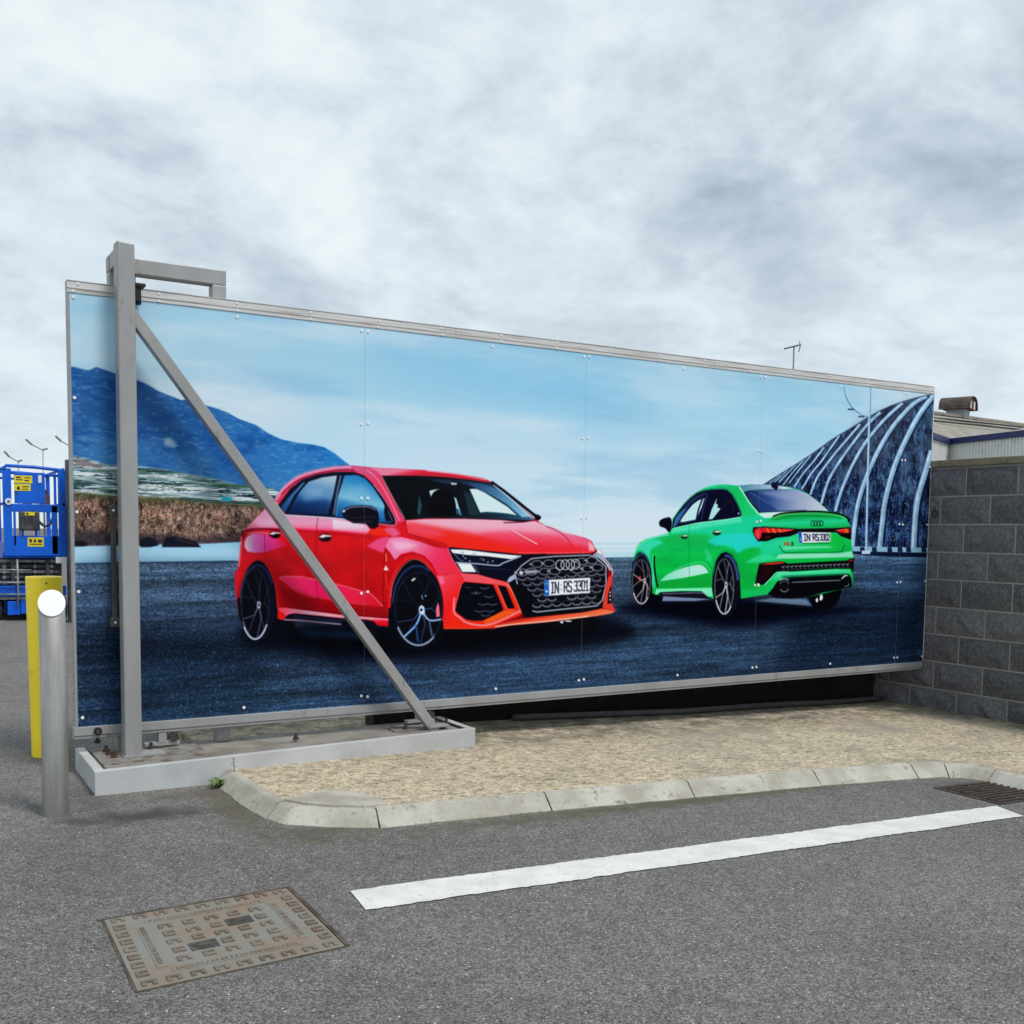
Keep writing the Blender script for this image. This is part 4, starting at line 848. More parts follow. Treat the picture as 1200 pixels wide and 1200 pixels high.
def green_car():
    H, I, J, Kk, L = (730, 560, 10), (730, 620, 8.571), (820, 560, 10), (900, 560, 10.909), (870, 630, 8.571)
    K = (7, 8, 18)
    fill("722,712 760,704 835,704 870,700 950,710 1008,712 985,719 950,724 900,731 850,734 790,726 740,719", (5, 10, 32), a=.95, blur=6, sm=True)
    fill("745,708 835,704 950,712 970,715 900,724 850,727 780,718", (3, 5, 16), a=.9, blur=3)
    fill("776,699 780,697 832,702 815,704 776,704", (120, 134, 166), blur=.6)
    fill("883,704 905,700.5 945,702 952,710", (150, 172, 200), a=.6, blur=1.2)
    fill("940,690 987,685 984.5,700 980,708 972,713.5 962,714.5 953,711 948,702", K)
    fill("760,690 778,696 776,704 765,712 750,714", K)
    body = "740.5,668 742,655 743,650 745.5,642 750,635.5 758,631 770,628 783,624.5 787,619 788,608 793,600.5 800,592 807,584.5 815,577.8 822,573.5 830,570 838,568 845,567.4 855,567.8 865,569 880,567.6 900,568 918,570 928,571.6 936.7,574 946,578 958.7,587.5 970.6,598.5 987,603 994.4,609.5 996,618.7 997.6,631.5 999,644 1000.8,653.5 999.7,671 999.7,687 984,691 947,699.5 926,700.5 908.5,699.5 899,696 870,701 835,701 771,697 745,690"
    fill(body, G((830, 600), (830, 700), (0, (44, 214, 138)), (.3, (22, 192, 104)), (.6, (10, 180, 74)), (1, (16, 176, 78))))
    cb_ = coverage(tocan(pts(body))); texmul(cb_, noise(CW, CH, 70, 26, 93, 4, .5), .88, 1.12)
    # tone patches
    fill("787,622 820,615 866,608 885,601 905,606 930,612 945,640 900,650 880,638 850,636 830,626 800,627", (34, 206, 158), a=.85, blur=4)
    fill("786,621 820,613.5 860,608 868,606 870,611 830,617 800,622.5 786,625", (104, 232, 190), a=.75, blur=1.5)
    fill("784,628 800,625 830,627 828,636 800,638 770,637", (22, 176, 84), a=.7, blur=3)
    fill("829,634 837,629.5 850,626 875,624 892,632 893,640 876,642 864,648 859,641.5 849,639 838,639", (44, 212, 206), a=.85, blur=2)
    fill("746,645 752,638 762,632.5 770,632 778,635.5 770,639 763,643 761,652 766,672 768,690 762,684 757,664 752,650", (70, 220, 190), a=.8, blur=1.5)
    line("743,652 746,643.5 752,637 760,632 772,628.4 784,626", 1.8, (130, 236, 206), a=.8, blur=.8)
    fill("868,650 880,643 890,641 893,646 880,652 872,658", (10, 180, 70), a=.7, blur=3); fill("872,660 885,652 900,648 918,655 890,659", (60, 224, 160), a=.8, blur=2)
    fill("889,636 920,634 918,650 893,652", (40, 210, 150), a=.7, blur=3); fill("826,640 834,652 836,664 828,656", (60, 214, 150), a=.6, blur=2)
    # quarter pillar, roof
    fill("836,568.5 852,568 866,569.8 872,576 880,588 889,601 880,606 869,604 864,589 857,577 848,572.5", G((845, 569), (875, 604), (0, (40, 190, 130)), (.4, (24, 190, 96)), (1, (30, 200, 120))), blur=.5)
    fill("864,569.4 880,567.4 900,567.9 918,570 930,572 910,573.8 893,573.6 876,574.6 871,576.4", G((870, 570), (920, 572), (0, (90, 140, 160)), (.4, (140, 166, 194)), (1, (206, 222, 238))))
    fill("872,576.6 876,574.8 895,573.6 915,573 932,573.2 946,578.4 958.7,587.8 970.8,598.6 946,598.2 916,599.2 891,600.2", G((880, 590), (965, 590), (0, (30, 52, 100)), (.22, (52, 80, 134)), (.4, (104, 122, 170)), (.65, (158, 168, 198)), (1, (196, 206, 224))))
    fill("878,576 892,582 905,592 912,598.5 894,598 884,588", (38, 62, 120), a=.7, blur=2); fill("886,576 930,575 950,584 925,586 900,580", (150, 166, 196), a=.6, blur=3); line("879,577 898,588 915,598", .8, (130, 150, 196), a=.6, blur=.4)
    line("871.6,576.2 880,588.5 891,600.4", 2, (16, 24, 52)); line("876,574.7 895,573.5 915,573", .9, (70, 100, 130), a=.8); line("866,570 870,575.5 878,588.5 888.5,602", 1.5, (176, 244, 214), blur=.3); line("891,600.2 916,599 945,598", 1.1, (24, 34, 66))
    fill("904,567.5 909,565 911,569 912.6,570 909.5,575 908,573 904,570.6", (16, 18, 44))
    fill("888,602 893,600.8 916,599.8 960,599 940,601 918,602 905,606.4 896,607", (206, 238, 228), blur=.5)
    # boot
    fill("905,606 918,602.5 937,600.6 964,600.4 982,602.6 991,606.6 995,612 996.5,619 940,618.5 905,617.5 893,615", G((945, 601), (945, 619), (0, (18, 150, 70)), (.25, (20, 176, 90)), (.6, (44, 210, 150)), (1, (20, 184, 90))), blur=.5)
    line("905.5,605.4 911,603.2 918,601.4 936.7,599.7 950,599.3 964,599.6 982.5,602 992.6,606.4 994.8,612", 1.9, (8, 20, 16)); line("906,607 918,603.4 937,601.9 964,601.8 982,604 991,607.6", .8, (120, 210, 110)); line("907,609 930,605 965,605 986,607.5", 1.8, (12, 130, 62), a=.7, blur=1)
    for x in (952.6, 955.9, 959.2, 962.5): ring(x, 613.2, 2.1, 3.1, .9, (22, 50, 34)); 
    fill("883,617.6 895,617.3 934,619.6 980,618.6 996.3,617.4 997.5,623 997.3,632.5 986,628.6 980,623.8 937,623.8 926,628.4 910,630 899,634 888,634.3 884,628 881.8,622", (20, 8, 16))
    fill("884,620.5 889,618.6 896,618.4 932,620.6 918,623.6 905,624 893,624 892,629 889.5,632.5 886.5,630.5 884,626", (220, 30, 42)); fill("897,618.8 900,619 903,624 899.5,624", (252, 96, 40)); fill("904,619 907,619.2 910,624 906.6,624", (252, 110, 60)); fill("911,619.5 914,619.7 917,623.4 914,623.8", (252, 110, 70))
    fill("918,620 931,620.8 917,623", (250, 90, 84)); fill("886,620 890.5,619.5 891.5,624 889,631 886.5,629 885,624", (250, 74, 84)); ring(888, 622.5, 2.2, 2.2, .6, (190, 10, 30)); line("897,630 903,628.5", 1, (170, 20, 24))
    fill("978.8,621 988,619.6 995,619 996,624 989,624.6 984,623.8", (222, 40, 30)); fill("990,619.8 993,619.6 994,624 991,624", (252, 120, 50)); line("981,621.6 990,620.4", .8, (252, 130, 130)); line("893,616.6 934,619", .6, (10, 60, 34))
    fill("905,637 930,628 937,625 978,625 988,630 990,644 920,646 913,640", G((915, 635), (985, 640), (0, (60, 214, 150)), (.5, (44, 206, 110)), (1, (14, 190, 70))), a=.9, blur=1.5)
    fill("935.6,623.4 973.4,624.1 973.3,634.8 936.8,636.2", (232, 234, 246)); fill("935.6,623.4 939.4,623.5 940.4,636 936.8,636.2", (26, 84, 180)); line("938,630 938.8,634", 1, (150, 200, 240))
    text('IN', (941.6, 626), (948.6, 626), (942.2, 633.4), 1, (24, 20, 54), .3); ell(950.3, 627.8, .6, .7, (60, 60, 110)); text('RS', (952.5, 626), (959.4, 626), (953, 633.2), 1, (24, 20, 54), .3); text('3302', (961, 626), (972, 626), (961.4, 633), .9, (24, 20, 54), .35)
    line("940,637 973,636.2", 1.1, (16, 120, 60), blur=.3)
    text('RS', (919.5, 635.8), (925, 635.8), (919.5, 638.8), .8, (206, 60, 40), .4); text('3', (927, 635.5), (929.5, 635.5), (927, 638.8), .8, (16, 50, 40), .3)
    line("913.5,639 916,643.5 920.5,647 940,647.6 982,646.7 988,642.5 989.5,638", 1, (6, 110, 48)); fill("916,641 970,639.6 978,641.5 920,643.5", (120, 236, 180), a=.8, blur=.8)
    fill("912,650 922,648.8 984,648 998,645.6 1000.5,653 990,653 922,654.6 910,654", (170, 242, 214), a=.85, blur=1.2); fill("918,655.6 990,653.6 1000,654 992,657 923.7,659.6", (12, 186, 74), blur=.6)
    # rear bumper openings
    fill("889.5,661 893,659.6 916.7,657.8 923.7,660.2 950,658.8 992.5,656.6 996,654.6 1001.3,653.8 1000.6,664 999.6,671.5 997,666.2 980,666.2 922.5,669.7 909.7,670 903,677.5 895.7,685 889,685.4 885,683.7 886.4,674", (12, 10, 20))
    fill("891,661.4 900,659.4 917,658.2 919,660 905,661.6", (206, 50, 34)); fill("995,656 1000,655.2 1000,657.4 995,658", (150, 30, 30)); fill("893,664 905,663 903,672 893,681 889,680", (46, 8, 14), a=.8, blur=1)
    for i in range(16):
        x = 916+i*5; y = 663.6-i*.2
        line([(x, y), (x+1.8, y+1.3), (x+3.6, y-.6)], .8, (196, 210, 212), sm=False); line([(x+1, y+4), (x+2.8, y+3), (x+4.2, y+4)], .6, (130, 170, 160), sm=False, a=.8)
    fill("912,671 940,669.5 980,667 996,667.6 998,674 960,673 920,677 905,692 900,696 870,700.5 869,690 885,692 897,688 904,678", G((930, 668), (930, 680), (0, (120, 236, 190)), (.5, (60, 220, 150)), (1, (20, 190, 96))), blur=.5)
    line("895.7,685.6 903,678 911,670.7 925,670.2", 1, (150, 244, 210)); ell(888.6, 684.6, 1.6, 1.3, (220, 244, 240))
    fill("920,676.6 930,675.6 960,674.4 995,672.6 998,678 999,687.3 984,691 965,694 947,699.5 926,701.4 908.5,700.5 899.5,696 905,690 911,681", (8, 9, 16))
    line("928,682.3 955,681 985,679.8", 1, (140, 146, 156)); fill("915,675.5 920,674 990,671.5 996,672.4 990,674 930,677 920,679", (10, 96, 60), a=.6, blur=.8)
    ell(919.3, 686, 7.4, 7.2, (14, 14, 22)); ring(919.3, 686, 5.6, 5.6, .9, (110, 116, 126), a0=-160, a1=-20); ring(919.3, 687, 5.4, 6.2, .9, (150, 156, 166), a0=30, a1=150); ring(919.3, 683, 6.6, 5, 1, (180, 190, 198), a0=-150, a1=-40)
    ring(991.5, 680, 4.6, 6, 1, (206, 214, 220), a0=-150, a1=-60); ring(991, 682, 4.4, 5, .9, (130, 140, 150), a0=20, a1=110); line("986,678.4 990,675 992.5,674.6", 1, (220, 226, 230))
    fill("955.6,702.5 958,700 959,704 957,706", (226, 230, 236)); fill("961,697.5 963.5,696 964.5,700 963,703.5 960.6,703", (236, 240, 244))
    # side windows
    fill("787.5,618.8 789,608 794.5,600 802,590.6 809,583.6 817,577.6 825,574.8 834,573.4 846,572.8 852,574 858,579.4 864,590 868.6,602 868,605.4 850,608.4 820,612 805,615", (12, 14, 44))
    fill("788.5,618 792,606 800,597 806,594 797,608 793,616", (56, 106, 160), blur=.4); fill("800,595 812,583 826,577 829,578 815,586 805,596", (44, 66, 110), a=.7, blur=1)
    fill("796,612.4 800,606 806,598 812,591 818,586.5 826,583.4 822,595 816,608.6 802,611.4", (190, 230, 236)); line("792,615.6 797,611 801,614 806,611.4 816,610.4", 1, (16, 50, 76))
    fill("840.5,583 839,590 842,592 840,594 844.5,596 839,603 835,608 830.5,608.7 834,597", (176, 226, 226)); line("824,583 819,596 816,609", 2, (30, 38, 76)); line("829,579 824,597 822,609", 1.6, (60, 70, 116), a=.7); line("846,598 850,590 858,588 860,600", 2.6, (38, 26, 46), a=.6, blur=1)
    line("789,619.4 805,615.6 820,612.6 850,609 868,606", .9, (180, 250, 220)); line("790,607 802,590 817,577 834,572.6 848,572 858,578 866,593 869.6,604", .9, (20, 110, 90)); ell(865.6, 601.7, 1, 1.4, (190, 150, 210))
    fill("772,613 773.5,609.5 777,607.4 784.5,605.6 786.8,608 787.6,612 786.8,621 784.4,624 782,622 780,619.2 773.4,616.6", (16, 10, 34))
    for x, y, s in ((802, 628.8, .85), (840, 624.2, 1.05)): ell(x, y, 4.7*s, 3*s, (10, 44, 22)); fill([(x-4.4*s, y-.8), (x, y-2.6*s), (x+4.6*s, y-1.8*s), (x+4*s, y-.6), (x, y-.3)], (216, 240, 226))
    # side details
    fill("771,684 783,679.6 830,672 834,676 835,689 770,690", (16, 160, 62), a=.8, blur=1.5)
    fill("773,681 777,677 782.5,672.6 791,668.6 800,665.6 810,662.8 818.7,661.4 823,662.4 826.6,665 830.6,670.9 815,674.2 800,677", G((775, 680), (828, 664), (0, (120, 222, 180)), (.5, (170, 230, 214)), (1, (186, 232, 222)))); line("790,667.5 806,661.6 819,658.6 827,661 832.5,669", .9, (110, 232, 180), a=.8)
    line("808,612 807,640 808,676", .6, (4, 120, 56), a=.6); line("834,610 838,630 832,648", .5, (10, 140, 80), a=.5)
    fill("769,690 834,688.4 835.4,699 828,698 822,692.6 800,692.2 774,693.4 768,697", (124, 238, 184), blur=.4); fill("773,694 800,692.6 822,692.8 830,699.6 835.5,701.4 800,700 772,698", (22, 18, 36)); line("776,695.6 822,694.6 828,698", .8, (150, 150, 170))
    line("767,651 766.8,662 768.4,676 770.8,688", 2, (6, 26, 22)); line("765.4,650 765,664 766.6,680", .8, (120, 240, 200), a=.8)
    # wheels
    fill("739.6,680 741,660 745,650 750,646.5 755,649 759.5,657 763,672 765,696 760,706 752,710 745,704", K); line("743.4,655 746.5,648 751,645.6 756,649 760.6,658 763.8,672", 1.3, (20, 150, 80))
    ell(752, 679, 12, 30.5, (16, 18, 34)); ring(752, 679, 11, 30, 2, (50, 60, 110), a0=200, a1=320, blur=.5)
    fill("748.5,674 751.5,672.5 753,684 749.5,683", (206, 66, 74))
    wheel(751.7, 681.6, 10.6, 25.8, (755.5, 680), 40, ((110, 96, 106), (200, 184, 190), (240, 234, 236)), 1.15)
    fill("748.5,676 750.5,674.5 751.3,681 749.2,681", (214, 84, 90))
    fill("834.5,690 835,672 839,656 845,648.4 851,646.6 857.5,650 863.5,660 867,676 868.2,699 864,712 855,721 846,722 839,713", K); line("835.6,674 839.4,656 845,648 851.6,645.8 858.5,649.6 864.6,660 867.8,676", 1.1, (14, 140, 76))
    ell(851.5, 686, 15.2, 36.6, (14, 16, 32)); ring(851.5, 686, 13.6, 35, 3, (64, 78, 132), a0=262, a1=350, blur=.8)
    wheel(848.8, 687, 11.2, 32.4, (851, 685), 66, ((110, 108, 124), (200, 200, 212), (242, 244, 248)), 1.25)
# ------------------------------------------------------------------ the gate
M_galv = mat('grey_paint', (.35, .35, .35), .45, .1, col2=(.29, .29, .285), nscale=5, lo=.35, hi=.65, stretch=(1, 1, .35), dirt=(.20, .175, .14), dscale=11, dlo=.60, dhi=.72, bump=.2, bscale=24)
M_alu = mat('aluminium', (.66, .655, .65), .45, .1, col2=(.54, .52, .50), nscale=3, stretch=(1, 8, 22), dirt=(.33, .28, .24), dscale=3, dlo=.55, dhi=.75)
M_dark = mat('dark_steel', (.06, .062, .068), .5, .6, col2=(.09, .085, .085), nscale=9)
M_black = mat('black_rubber', (.012, .012, .014), .6); M_screw = mat('screw_cap', (.82, .84, .86), .35, .0)
def print_material():
    paint_board()
    lin = np.where(CAN <= .04045, CAN/12.92, ((CAN.clip(0, 1)+.055)/1.055)**2.4)/PRINT_E
    lin = lin.clip(.001, .95); srgb = np.where(lin <= .0031308, lin*12.92, 1.055*lin**(1/2.4)-.055)
    px = np.ones((CH, CW, 4), np.float32); px[..., :3] = srgb[::-1]
    im = bpy.data.images.new('board_print', CW, CH); im.pixels.foreach_set(px.ravel()); im.update(); im.pack()
    m = bpy.data.materials.new('board_print'); m.use_nodes = True; t = m.node_tree; b = t.nodes['Principled BSDF']
    tx = N(t, 'ShaderNodeTexImage'); tx.image = im; tx.interpolation = 'Cubic'; tx.extension = 'EXTEND'; LK(t, tx.outputs[0], b.inputs['Base Color'])
    b.inputs['Roughness'].default_value = .18; b.inputs['Specular IOR Level'].default_value = .06; return m
PRINT_E = .95
def gate():
    g = thing('sliding_gate', 'long sliding gate faced with a printed picture of a red and a green car', 'gate', (3.27, .03, .08))
    mp = print_material(); me_ = mat('panel_edge', (.55, .57, .58), .5)
    js = [0, 1.576, 3.121, 4.666, 6.212, BW]; z0, z1 = BZ, BZ+BH
    for a, b in zip(js, js[1:]):
        a2 = a+(.0005 if a else 0); b2 = b-(.0005 if b < BW else 0)
        M = MB().box(a2, b2, 0, .006, z0, z1); M.bm.faces.ensure_lookup_table(); uv = M.bm.loops.layers.uv.new('UVMap')
        for f in M.bm.faces:
            for l in f.loops: l[uv].uv = (l.vert.co.x/BW, (l.vert.co.z-BZ)/BH)
            f.material_index = 0 if abs(f.normal.y) > .9 or f.calc_center_median().y < .001 else 1
        bmesh.ops.recalc_face_normals(M.bm, faces=M.bm.faces)
        me = bpy.data.meshes.new('print_panel'); M.bm.to_mesh(me); me.materials.append(mp); me.materials.append(me_)
        o = bpy.data.objects.new('print_panel', me); C.objects.link(o); attach(o, g)
    # structural frame
    MB().box(-.012, BW-.002, .0065, .055, 2.10, 2.384).build('top_beam', M_galv, g)
    MB().box(-.012, .03, .0065, .055, .14, 2.0995).build('end_post', M_galv, g); MB().box(BW-.05, BW, .0065, .055, .14, 2.0995).build('end_post', M_galv, g)
    MB().box(-.0125, -.0005, -.002, .006, .14, 2.326).build('edge_trim', M_galv, g)
    for x in (1.58, 3.12, 4.67): MB().box(x-.03, x+.03, .0065, .055, .14, 2.0995).build('stile', M_galv, g)
    # top capping strips, lengths butted together, with a folded ridge and rivets
    xs = [-.012, 2.165, 4.2, BW]
    for a, b in zip(xs, xs[1:]):
        M = MB(); M.box(a, b-.002, -.004, .006, 2.3285, 2.382); M.box(a, b-.002, -.007, -.0042, 2.3495, 2.353); M.box(a, b-.002, -.006, .06, 2.3845, 2.389); M.build('capping_strip', M_alu, g)
    MB().box(BW+.0005, BW+.007, -.002, .05, .14, 2.382).build('edge_trim', M_alu, g)
    sc = MB().tube([(0, -.0035, 0), (0, .001, 0)], .0062, 8).build('rivet', M_screw, g, loc=(.04, -.004, 2.374)); rm = sc.data
    r = random.Random(1)
    for k in range(17):
        x = .02+.41*k
        for z in (2.373, 2.336):
            if k == 0 and z > 2.36: continue
            put('rivet', rm, g, (x+r.uniform(-.004, .004), -.004, z))
    # bottom rail with rounded lip
    M = MB(); M.box(-.022, BW-.01, -.012, .055, .092, .1375); M.box(-.022, BW-.01, -.006, .05, .0745, .0915); M.build('bottom_rail', M_galv, g, bevel=.003)
    # panel screws
    s0 = MB().tube([(0, -.003, 0), (0, .001, 0)], .0085, 10).build('screw', M_screw, g, loc=(.018, -.001, 2.308)); smesh = s0.data; s0.name = 'screw'
    pos = [(.014, 1.811), (.015, 1.24), (.016, .835), (.022, .186)]
    for x in js[1:5]:
        for z in (2.307, 1.78, 1.35 if x < 2 else 1.265, .80, .19): pos += [(x-.019, z+r.uniform(-.004, .004)), (x+.021, z+r.uniform(-.006, .006))]
    for x in (.84, 2.42, 3.93, 5.47): pos += [(x, 2.303), (x+r.uniform(-.05, .05), .176)]
    pos += [(6.535, 1.74), (6.535, .805), (6.536, .18), (6.53, 1.27)]
    for x, z in pos: put('screw', smesh, g, (x, -.001, z))
    # stop buffer on the rail
    M = MB().tube([(.092, -.013, .112), (.092, -.034, .112)], .0205, 16); M.build('buffer', M_black, g, bevel=.003)
    MB().tube([(.092, -.0345, .112), (.092, -.038, .112)], .011, 12).build('buffer_bolt', M_dark, g)
    # carriage under the rail
    # pull bar
    h = MB(); h.box(.166, .192, -.058, -.032, .66, 1.262); h.build('pull_bar', M_dark, g, bevel=.002)
    for z in (.652, 1.225): MB().box(.157, .203, -.06, -.0005, z, z+.05).build('bar_bracket', M_dark, g, bevel=.003); MB().tube([(.18, -.0605, z+.025), (.18, -.065, z+.025)], .006, 8).build('bar_bolt', M_screw, g)
gate()
def hook():
    t = thing('eye_hook', 'small dark steel eye hook on the block wall beside the gate edge', 'hook', (6.56, -.08, 1.32)); n = 14
    MB().tube([(6.556, -.05+.022*math.cos(a), 1.36+.026*math.sin(a)) for a in (2*math.pi*k/n for k in range(n+1))], .007, 8).build('eye', M_dark, t)
    MB().tube([(6.575, -.05, 1.386), (6.55, -.05, 1.39), (6.55, -.05, 1.415)], .006, 8).build('shank', M_dark, t)
hook()
def support():
    s = thing('gate_support', 'grey steel goalpost frame with diagonal brace on a low plinth at gate end', 'gate frame', (1.1, -.2, -.1))
    mt = mat('plinth_paint', (.50, .515, .52), .55, .0, col2=(.42, .43, .435), nscale=3, dirt=(.24, .22, .17), dscale=5, dlo=.6, dhi=.78, bump=.15, bscale=30)
    mc = mat('plinth_fill', (.185, .168, .142), .9, col2=(.26, .245, .215), nscale=5, dirt=(.145, .125, .10), dscale=6, dlo=.56, dhi=.72, bump=.7, bscale=60)
    zt = lambda x: 0*x
    sk = lambda x, y: y*(1-.083*x/.478) if y < 0 else y
    def slab(name, a, b, c, d, h0, h1, m, bevel=.002):      # top/bottom follow the slope of the plinth
        M = MB(); vs = [M.bm.verts.new((x, sk(x, y), zt(x)+h)) for h in (h0, h1) for x, y in ((a, c), (b, c), (b, d), (a, d))]
        for f in ((0, 3, 2, 1), (4, 5, 6, 7), (0, 1, 5, 4), (1, 2, 6, 5), (2, 3, 7, 6), (3, 0, 4, 7)): M.bm.faces.new([vs[i] for i in f])
        return M.build(name, m, s, bevel=bevel)
    slab('channel', .003, 2.162, -.478, -.471, -.16, 0, mt); slab('channel_flange', .003, 2.162, -.4705, -.432, -.007, 0, mt, .001)
    slab('end_channel', .006, .012, -.4695, .16, -.16, -.0005, mt); slab('end_channel_flange', .0125, .05, -.431, .16, -.007, -.0005, mt, .001)
    slab('end_channel', 2.153, 2.160, -.4695, .16, -.16, -.0005, mt); slab('end_channel_flange', 2.117, 2.1525, -.431, .16, -.007, -.0005, mt, .001)
    slab('concrete_fill', .0125, 2.152, -.4700, .16, -.17, -.020, mc, 0)
    slab('rust_line', .06, 1.3, -.4305, -.405, -.0205, -.0185, mat('rust', (.22, .10, .04), .9, col2=(.16, .12, .09), nscale=14), 0)
    slab('base_plate', .07, .60, -.40, .13, -.0195, -.0085, M_dark_plate, .001)
    slab('base_plate', 1.72, 2.08, -.17, .05, -.0195, -.010, M_dark_plate, .001)
    # front post, cut on a slant at the head
    M = MB(); x0, x1, y0, y1 = .199, .283, -.167, -.067
    v = [M.bm.verts.new(p) for p in ((x0, y0, -.0085), (x1, y0, -.0085), (x1, y1, -.0085), (x0, y1, -.0085), (x0, y0, 2.574), (x1, y0, 2.568), (x1, y1, 2.572), (x0, y1, 2.578))]
    for f in ((0, 3, 2, 1), (4, 5, 6, 7), (0, 1, 5, 4), (1, 2, 6, 5), (2, 3, 7, 6), (3, 0, 4, 7)): M.bm.faces.new([v[i] for i in f])
    M.build('front_post', M_galv, s, bevel=.007)
    MB().box(.19, .40, -.178, -.06, -.008, -.001).build('foot_plate', M_galv, s)
    MB().box(.204, .278, -.0668, .07, 2.478, 2.558).build('head_link', M_galv, s, bevel=.004)
    MB().box(.201, .281, .0705, .15, -.02, 2.4745).build('back_post', M_galv, s, bevel=.005)
    MB().box(.199, .803, .0705, .15, 2.475, 2.555).build('top_beam', M_galv, s, bevel=.005)
    MB().box(.727, .803, .0708, .15, -.02, 2.4745).build('back_post', M_galv, s, bevel=.005)
    MB().bar((.268, -.125, 2.232), (1.975, -.125, -.03), .062, .056).build('diagonal_brace', M_galv, s, bevel=.004)
    MB().box(1.93, 2.06, -.165, -.085, zt(2)-.004, zt(2)+.006).build('brace_foot', M_galv, s)
    # roller guide at the head
    k = MB(); k.box(.2835, .345, -.11, -.02, 2.378, 2.392); k.box(.2835, .32, -.10, -.03, 2.31, 2.3775); k.prism([(.2835, 2.3925), (.30, 2.3925), (.30, 2.44), (.2835, 2.44)], .03, .09, Matrix(((1, 0, 0, 0), (0, 0, -1, 0), (0, 1, 0, 0), (0, 0, 0, 1)))); k.build('guide_bracket', M_black, s)
    MB().tube([(.315, -.035, 2.30), (.315, -.035, 2.375)], .022, 12).build('guide_roller', M_black, s)
    # carriages and rollers below the rail
    for x in (.42, 1.95):
        MB().box(x-.09, x+.09, .0, .05, zt(x)+.004, zt(x)+.02).build('carriage_plate', M_galv, s); MB().box(x-.02, x+.02, -.002, .05, zt(x)+.02, .074).build('carriage_stem', M_galv, s)
        MB().tube([(x+.06, -.01, .045), (x+.06, .04, .045)], .024, 14).build('roller', M_dark, s)
    bm_ = MB().prism([(math.cos(a)*.017, math.sin(a)*.017) for a in (math.pi*k/3 for k in range(6))], 0, .016); bm_.prism([(math.cos(a)*.009, math.sin(a)*.009) for a in (math.pi*k/4 for k in range(8))], .0161, .034)
    b0 = bm_.build('bolt', M_rust, s, loc=(.13, .24, .0)); bd = b0.data
    for x, y in ((.137, .02), (.15, -.143), (.137, -.06), (.36, .0), (1.12, -.113), (2.09, -.06), (1.8, -.1)): put('bolt', bd, s, (x, y, zt(x)-.009))
M_dark_plate = mat('weathered_plate', (.21, .20, .18), .8, .2, col2=(.26, .25, .23), nscale=8, dirt=(.12, .07, .05), dscale=9, dlo=.5, dhi=.62)
M_rust = mat('rusty_bolt', (.06, .04, .035), .8, .3, col2=(.12, .07, .05), nscale=40)
support()
# ------------------------------------------------------------------ bollards, pipe, weed
def bollards():
    ms = mat('brushed_steel', (.37, .362, .345), .40, .7, col2=(.31, .30, .285), nscale=5, stretch=(6, 6, .8), dirt=(.26, .245, .215), dscale=2.2, dlo=.55, dhi=.75)
    mw = mat('reflective_white', (.74, .755, .77), .3, col2=(.70, .715, .73), nscale=30)
    bx, by = -.205, -.775; zb = street(bx); t = thing('steel_bollard', 'brushed steel bollard with slanted white reflective top', 'bollard', (bx, by, zb)); n = 36; r = .0545
    d = Vector((-.797-bx, -5.717-by)).normalized(); zc = .829; M = MB(); lo = []; hi = []
    for k in range(n):
        a = 2*math.pi*k/n; x, y = math.cos(a)*r, math.sin(a)*r; f = x*d.x+y*d.y
        lo.append(M.bm.verts.new((bx+x, by+y, zb-.05))); hi.append(M.bm.verts.new((bx+x, by+y, zc-f*.98)))
    for k in range(n):
        f = M.bm.faces.new((lo[k], lo[(k+1) % n], hi[(k+1) % n], hi[k])); f.smooth = True
    M.bm.faces.new(hi); M.build('shaft', ms, t)
    M = MB(); a_ = []; b_ = []; nv = Vector((d.x*.70, d.y*.70, .714))
    for k in range(n):
        a = 2*math.pi*k/n; x, y = math.cos(a)*(r+.001), math.sin(a)*(r+.001); f = x*d.x+y*d.y; p = Vector((bx+x, by+y, zc-f*.98)); a_.append(M.bm.verts.new(p+nv*.001)); b_.append(M.bm.verts.new(p+nv*.005))
    M.bm.faces.new(a_[::-1]); M.bm.faces.new(b_)
    for k in range(n): M.bm.faces.new((a_[k], a_[(k+1) % n], b_[(k+1) % n], b_[k]))
    M.build('reflective_cap', mw, t)
    my = mat('yellow_plastic', (1.0, .76, .03), .45, col2=(.97, .71, .03), nscale=4, dirt=(.35, .30, .03), dscale=3, dlo=.66, dhi=.8)
    x, y = -.078, .59; z = street(x); t = thing('yellow_bollard', 'wide yellow sleeved bollard behind the steel bollard', 'bollard', (x, y, z))
    MB().tube([(x, y, z-.05), (x, y, z+.01), (x, y, .880), (x, y, .889)], [.083, .083, .095, .093], 36).build('sleeve', my, t)
    MB().tube([(x, y-.0935, .855), (x, y-.0965, .855)], .005, 8).build('fixing_pin', M_black, t)
bollards()
def pipe():
    p = [(2.86, .44), (3.5, .375), (4.24, .30), (4.96, .335), (5.35, .34), (5.69, .31), (6.1, .325), (6.50, .36)]
    q = [(a[0]+(b[0]-a[0])*k/4, a[1]+(b[1]-a[1])*k/4) for a, b in zip(p, p[1:]) for k in range(4)]+[p[-1]]
    mpi = mat('pipe_grey', (.085, .085, .088), .5, col2=(.06, .06, .062), nscale=6, dirt=(.15, .14, .12), dscale=6)
    o = MB().tube([(x, y, pave(x)+.0215) for x, y in q], .022, 12).build('loose_pipe', mpi)
    tag(o, 'long dark grey pipe lying on the concrete below the gate', 'pipe')
pipe()
